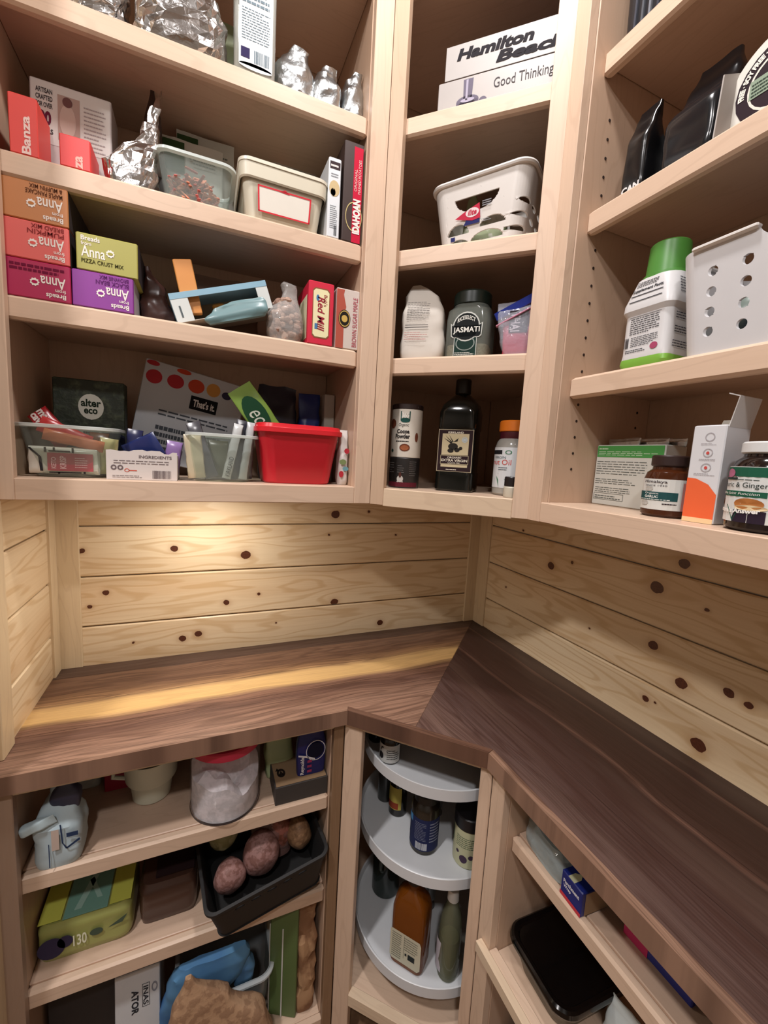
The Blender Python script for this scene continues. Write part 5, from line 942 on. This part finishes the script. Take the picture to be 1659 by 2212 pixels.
# ================================================================ turntables and their jars
wt = paint('D8DBDE', .35)
for z, lb in ((.780, 'top white round turntable in the corner base cabinet'), (.556, 'middle white round turntable in the corner base cabinet'), (.262, 'lowest white round turntable in the corner base cabinet')):
    T = thing('turntable', lb, 'turntable', 'm', .184, .2225, z-.030, group='white corner turntables')
    MB().lathe([(.02, 0), (.205, 0), (.210, .002), (.210, .029), (.2085, .030), (.2065, .030), (.205, .028), (.2035, .012), (.02, .012)], 96, cap0=False, cap1=False).build('tray', wt, T)
    MB().lathe([(.019, -.19 if z > .7 else (-.255 if z > .4 else -.075)), (.019, .012)], 24).build('pole', paint('9A9EA2', .3, .6), T)
t1, t2, t3 = .7625, .5385, .2445
def jar(name, label, cat, s, d, z, r, h, glass, capc, hcap, lab=None, neck=.8, a0=-80, a1=80, z0=.1, z1=.7, group=None):
    T = bottle(name, label, cat, 'm', s, d, z, [(r*.9, 0), (r, .003), (r, h*.74), (r*.92, h*.82), (r*neck, h*.86), (r*neck, h-hcap+.001)], glass)
    MB().lathe([(r*neck*1.02, h-hcap), (r*neck*1.08, h-hcap+.001), (r*neck*1.08, h-.002), (r*neck, h)], 32).build('cap', paint(capc, .4), T)
    if lab: printon(T, cylf(r, a0, a1, h*z0, h*z1), lab, [('r', 0, 0, 1, 1)], 'paper_label', .0003)
    return T
bg = paint('14100E', .12, 0, .6)
jar('spice_bottle', 'dark bottle at the back left of the top turntable', 'bottle', .030, .135, t1, .020, .085, bg, '15100E', .02)
T = jar('spice_jar', 'small black jar with a white label on the top turntable', 'jar', .088, .083, t1, .026, .075, bg, '121012', .02, 'C9C8C4', .85, -85, 85, .06, .66)
F = cylf(.026, -80, 80, .006, .048); printon(T, F, '2A262A', [('e', .3, .35, .10, .22), ('p', [(.2, .1), (.4, .9), (.3, .9)]), ('p', [(.3, .2), (.6, .6), (.5, .7)]), ('lines', .52, .2, .95, .85, 5, .35)], 'black_drawing', .0007)
jar('spice_bottle', 'grey glass bottle at the left of the middle turntable', 'bottle', .040, .205, t2, .021, .14, paint('3A3C3C', .2), '141414', .025)
T = jar('sauce_bottle', 'dark bottle with a yellow label on the middle turntable', 'bottle', .088, .178, t2, .0245, .155, bg, '141212', .03, 'B8A650', .6, -75, 40, .14, .55)
printon(T, cylf(.0245, -70, 30, .024, .06), '8A3A24', [('r', 0.1, 0, .9, .5)], 'orange_panel', .0008)
T = jar('sauce_jar', 'tall jar with a dark blue label and barcode on the middle turntable', 'jar', .183, .112, t2, .036, .150, paint('2A2620', .15, 0, .6), '1A1816', .02, '232A52', .8, -88, 88, .08, .64)
F = cylf(.036, -85, 85, .012, .096); printon(T, F, 'C9CCD4', [('bars', .38, .04, .66, .26, 14), ('r', .06, .08, .14, .3)], 'barcode', .0008); printon(T, F, '4A8AC0', [('r', .0, .78, .26, .99)], 'sky_blue_square', .0008); printon(T, F, '8A90A4', [('lines', .34, .34, .62, .92, 12, .25), ('lines', .7, .3, .95, .95, 7, .4)], 'fine_print', .0008)
T = jar('olive_can', 'cream labelled jar with a big black lid at the right of the middle turntable', 'jar', .292, .122, t2, .036, .130, paint('C2C29E', .4), '17161A', .032, None, .97)
F = cylf(.036, -85, 85, .008, .092); printon(T, F, '4A3A4E', [('e', .45, .2, .09, .12), ('e', .62, .3, .06, .07), ('e', .3, .36, .04, .05)], 'olive_picture'); printon(T, F, '3A5A44', [('r', .08, .5, .12, .98), ('lines', .25, .55, .8, .9, 6, .3)], 'fine_print')
am2 = film('8E4E14', .6, .08, 'amber_liquid')
T = thing('vinegar_bottle', 'amber rectangular bottle with a cream label on the lowest turntable', 'bottle', 'm', .176, .078, t3, -6)
MB().loft([rr(.082, .062, .014, 5, 0), rr(.088, .068, .016, 5, .005), rr(.088, .068, .016, 5, .150), rr(.080, .060, .02, 5, .175), rr(.05, .045, .02, 5, .195), rr(.03, .03, .0149, 5, .205), rr(.03, .03, .0149, 5, .222)]).build('bottle_body', am2, T)
MB().loft([rr(.080, .060, .014, 5, .004), rr(.080, .060, .016, 5, .148), rr(.07, .05, .02, 5, .17)]).build('liquid', paint('7E420E', .2, 0, .6), T); MB().lathe([(.017, .218), (.017, .232)], 24).build('cap', paint('2A2624', .4), T)
F = quadf((-.041, -.0342, .014), (.041, -.0342, .014), (.041, -.0342, .098), (-.041, -.0342, .098)); printon(T, F, 'CFCBB4', [('p', [(.0, .1), (.08, 0), (.92, 0), (1, .1), (1, .9), (.95, 1), (.05, 1), (0, .95)])], 'paper_label', .0004); printon(T, F, '7A7A6C', [('lines', .06, .1, .38, .95, 12, .4), ('lines', .46, .5, .9, .95, 6, .35), ('r', .455, .2, .465, .95)], 'fine_print', .0008); printon(T, F, '2A3030', [('r', .6, .24, .82, .42), ('r', .5, .32, .56, .4)], 'dark_mark', .0009)
gl = film('8C8E72', .42, .06, 'greenish_glass')
for (s_, d_, lb, k) in ((.272, .088, 'greenish clear squeeze bottle right of the amber bottle', 0), (.335, .135, 'second greenish clear bottle behind the right stile', 1)):
    T = thing('squeeze_bottle', lb, 'bottle', 'm', s_, d_, t3, 20*k, group='greenish clear bottles')
    MB().lathe([(.024, 0), (.027, .004), (.030, .05), (.029, .12), (.024, .165), (.015, .19), (.012, .205)], 32, sx=.95, sy=1.1).build('bottle_body', gl, T); MB().lathe([(.0225, .004), (.024, .02), (.026, .05), (.022, .10)], 24).build('contents', paint('7E8062', .3), T)
    MB().lathe([(.014, .204), (.013, .232)], 24).build('cap', paint('E0E0DC', .4), T); printon(T, cylf(.0292, -95, -25, .02, .10), 'C4BFC8', [('r', 0, 0, 1, 1)], 'paper_label', .0016)
T = thing('glass_jug', 'dark green-grey glass jug at the left of the lowest turntable', 'bottle', 'm', .055, .215, t3); MB().lathe([(.036, 0), (.04, .005), (.04, .12), (.02, .17), (.016, .20)], 32).build('jug_body', film('2E3A38', .75, .1), T); MB().tube([(-.0, -.02, .18), (.0, -.05, .165), (.0, -.052, .11), (.0, -.038, .09)], .006).build('handle', film('6A7A78', .6, .1), T); MB().lathe([(.018, .2), (.018, .225)], 24).build('cap', paint('222624', .4), T)
# ================================================================ base cabinet, right
r1, r2 = .754, .4855
boxy('freezer_bag_box', 'blue and white box behind the crinkled clear bag under the counter edge', 'box', 'r', .722, .115, r1, .105, .10, .075, 'C9CFD6')
T2 = bpy.context.scene.collection.objects[-1] if False else None
for o in list(COL.objects):
    if o.name == 'freezer_bag_box': printon(o, quadf((-.0525, -.05, 0), (-.036, -.05, 0), (-.036, -.05, .075), (-.0525, -.05, .075)), '1B2A8E', [('r', 0, 0, 1, 1)], 'blue_edge', .0006)
T = pouch('freezer_bag', 'crinkled clear plastic bag with blue print sagging in front of the blue and white box', 'bag', 'r', .728, .042, r1, .115, .055, .052, film('C9D6D8', .45, .12, bump=.5), [(0, .95, .9, 0, 0), (.3, 1, 1, 0, 0), (.8, .9, .9, 0, 0), (1, .7, .7, 0, 0)], amp=.005, seed=6, rot=-6)
T = boxy('parchment_box', 'dark blue parchment wrap box with an opened cardboard end on the upper right base shelf', 'box', 'r', .812, .034, r1, .046, .13, .046, '1B2878', rot=-3)
F = ff(.046, .13, .046); printon(T, F, 'E8E8F2', [('t', 'Parchment', .12, .60, .88, .76, {'b': .04}), ('t', 'Wrap', .14, .40, .5, .56, {'b': .04})], 'lettering'); printon(T, F, 'C9404A', [('r', 0, 0, 1, .16)], 'red_band'); printon(T, frt(.046, .13, .046), 'A58A6C', [('r', .06, .03, .96, .93)], 'cardboard_end', .0004)
printon(T, ft(.046, .13, .046), 'C9C9A4', [('p', [(.3, .0), (.6, .0), (.6, .12), (.45, .2), (.3, .12)])], 'cream_tab', .0005)
T = boxy('wrap_box', 'pink and blue box edge showing farther along the upper right base shelf', 'box', 'r', .925, .085, r1, .105, .10, .040, '26308A'); printon(T, ff(.105, .10, .04), 'C23A6A', [('r', .0, 0, .38, 1)], 'pink_panel'); printon(T, ft(.105, .10, .04), 'C23A6A', [('r', .0, 0, .38, 1)], 'pink_panel')
T = thing('food_container', 'clear food container with a large glossy black lid in the right base cabinet', 'container', 'r', .756, .115, r2, -2)
tubmesh(.150, .165, .058, .014, .03).build('container_body', film('A9A294', .4, .12), T)
MB().loft([rr(.150, .165, .032, 7, .056), rr(.166, .181, .036, 7, .057), rr(.168, .183, .036, 7, .061), rr(.164, .179, .035, 7, .068), rr(.156, .171, .033, 7, .071), rr(.142, .157, .03, 7, .069), rr(.136, .151, .028, 7, .0655)]).build('lid', paint('060607', .1, 0, .55), T)
pouch('tissue_pack', 'white crumpled packet right of the black lidded container', 'pack', 'r', .868, .12, r2, .07, .05, .07, paint('C9D2D2', .4), amp=.005, seed=4)
pouch('grey_bag', 'dark grey bag on the floor of the right base cabinet', 'bag', 'r', .745, .05, .131, .13, .12, .285, paint('3E444C', .5), amp=.006, seed=3)
# ---- free overlap clean-up is in the numbers above
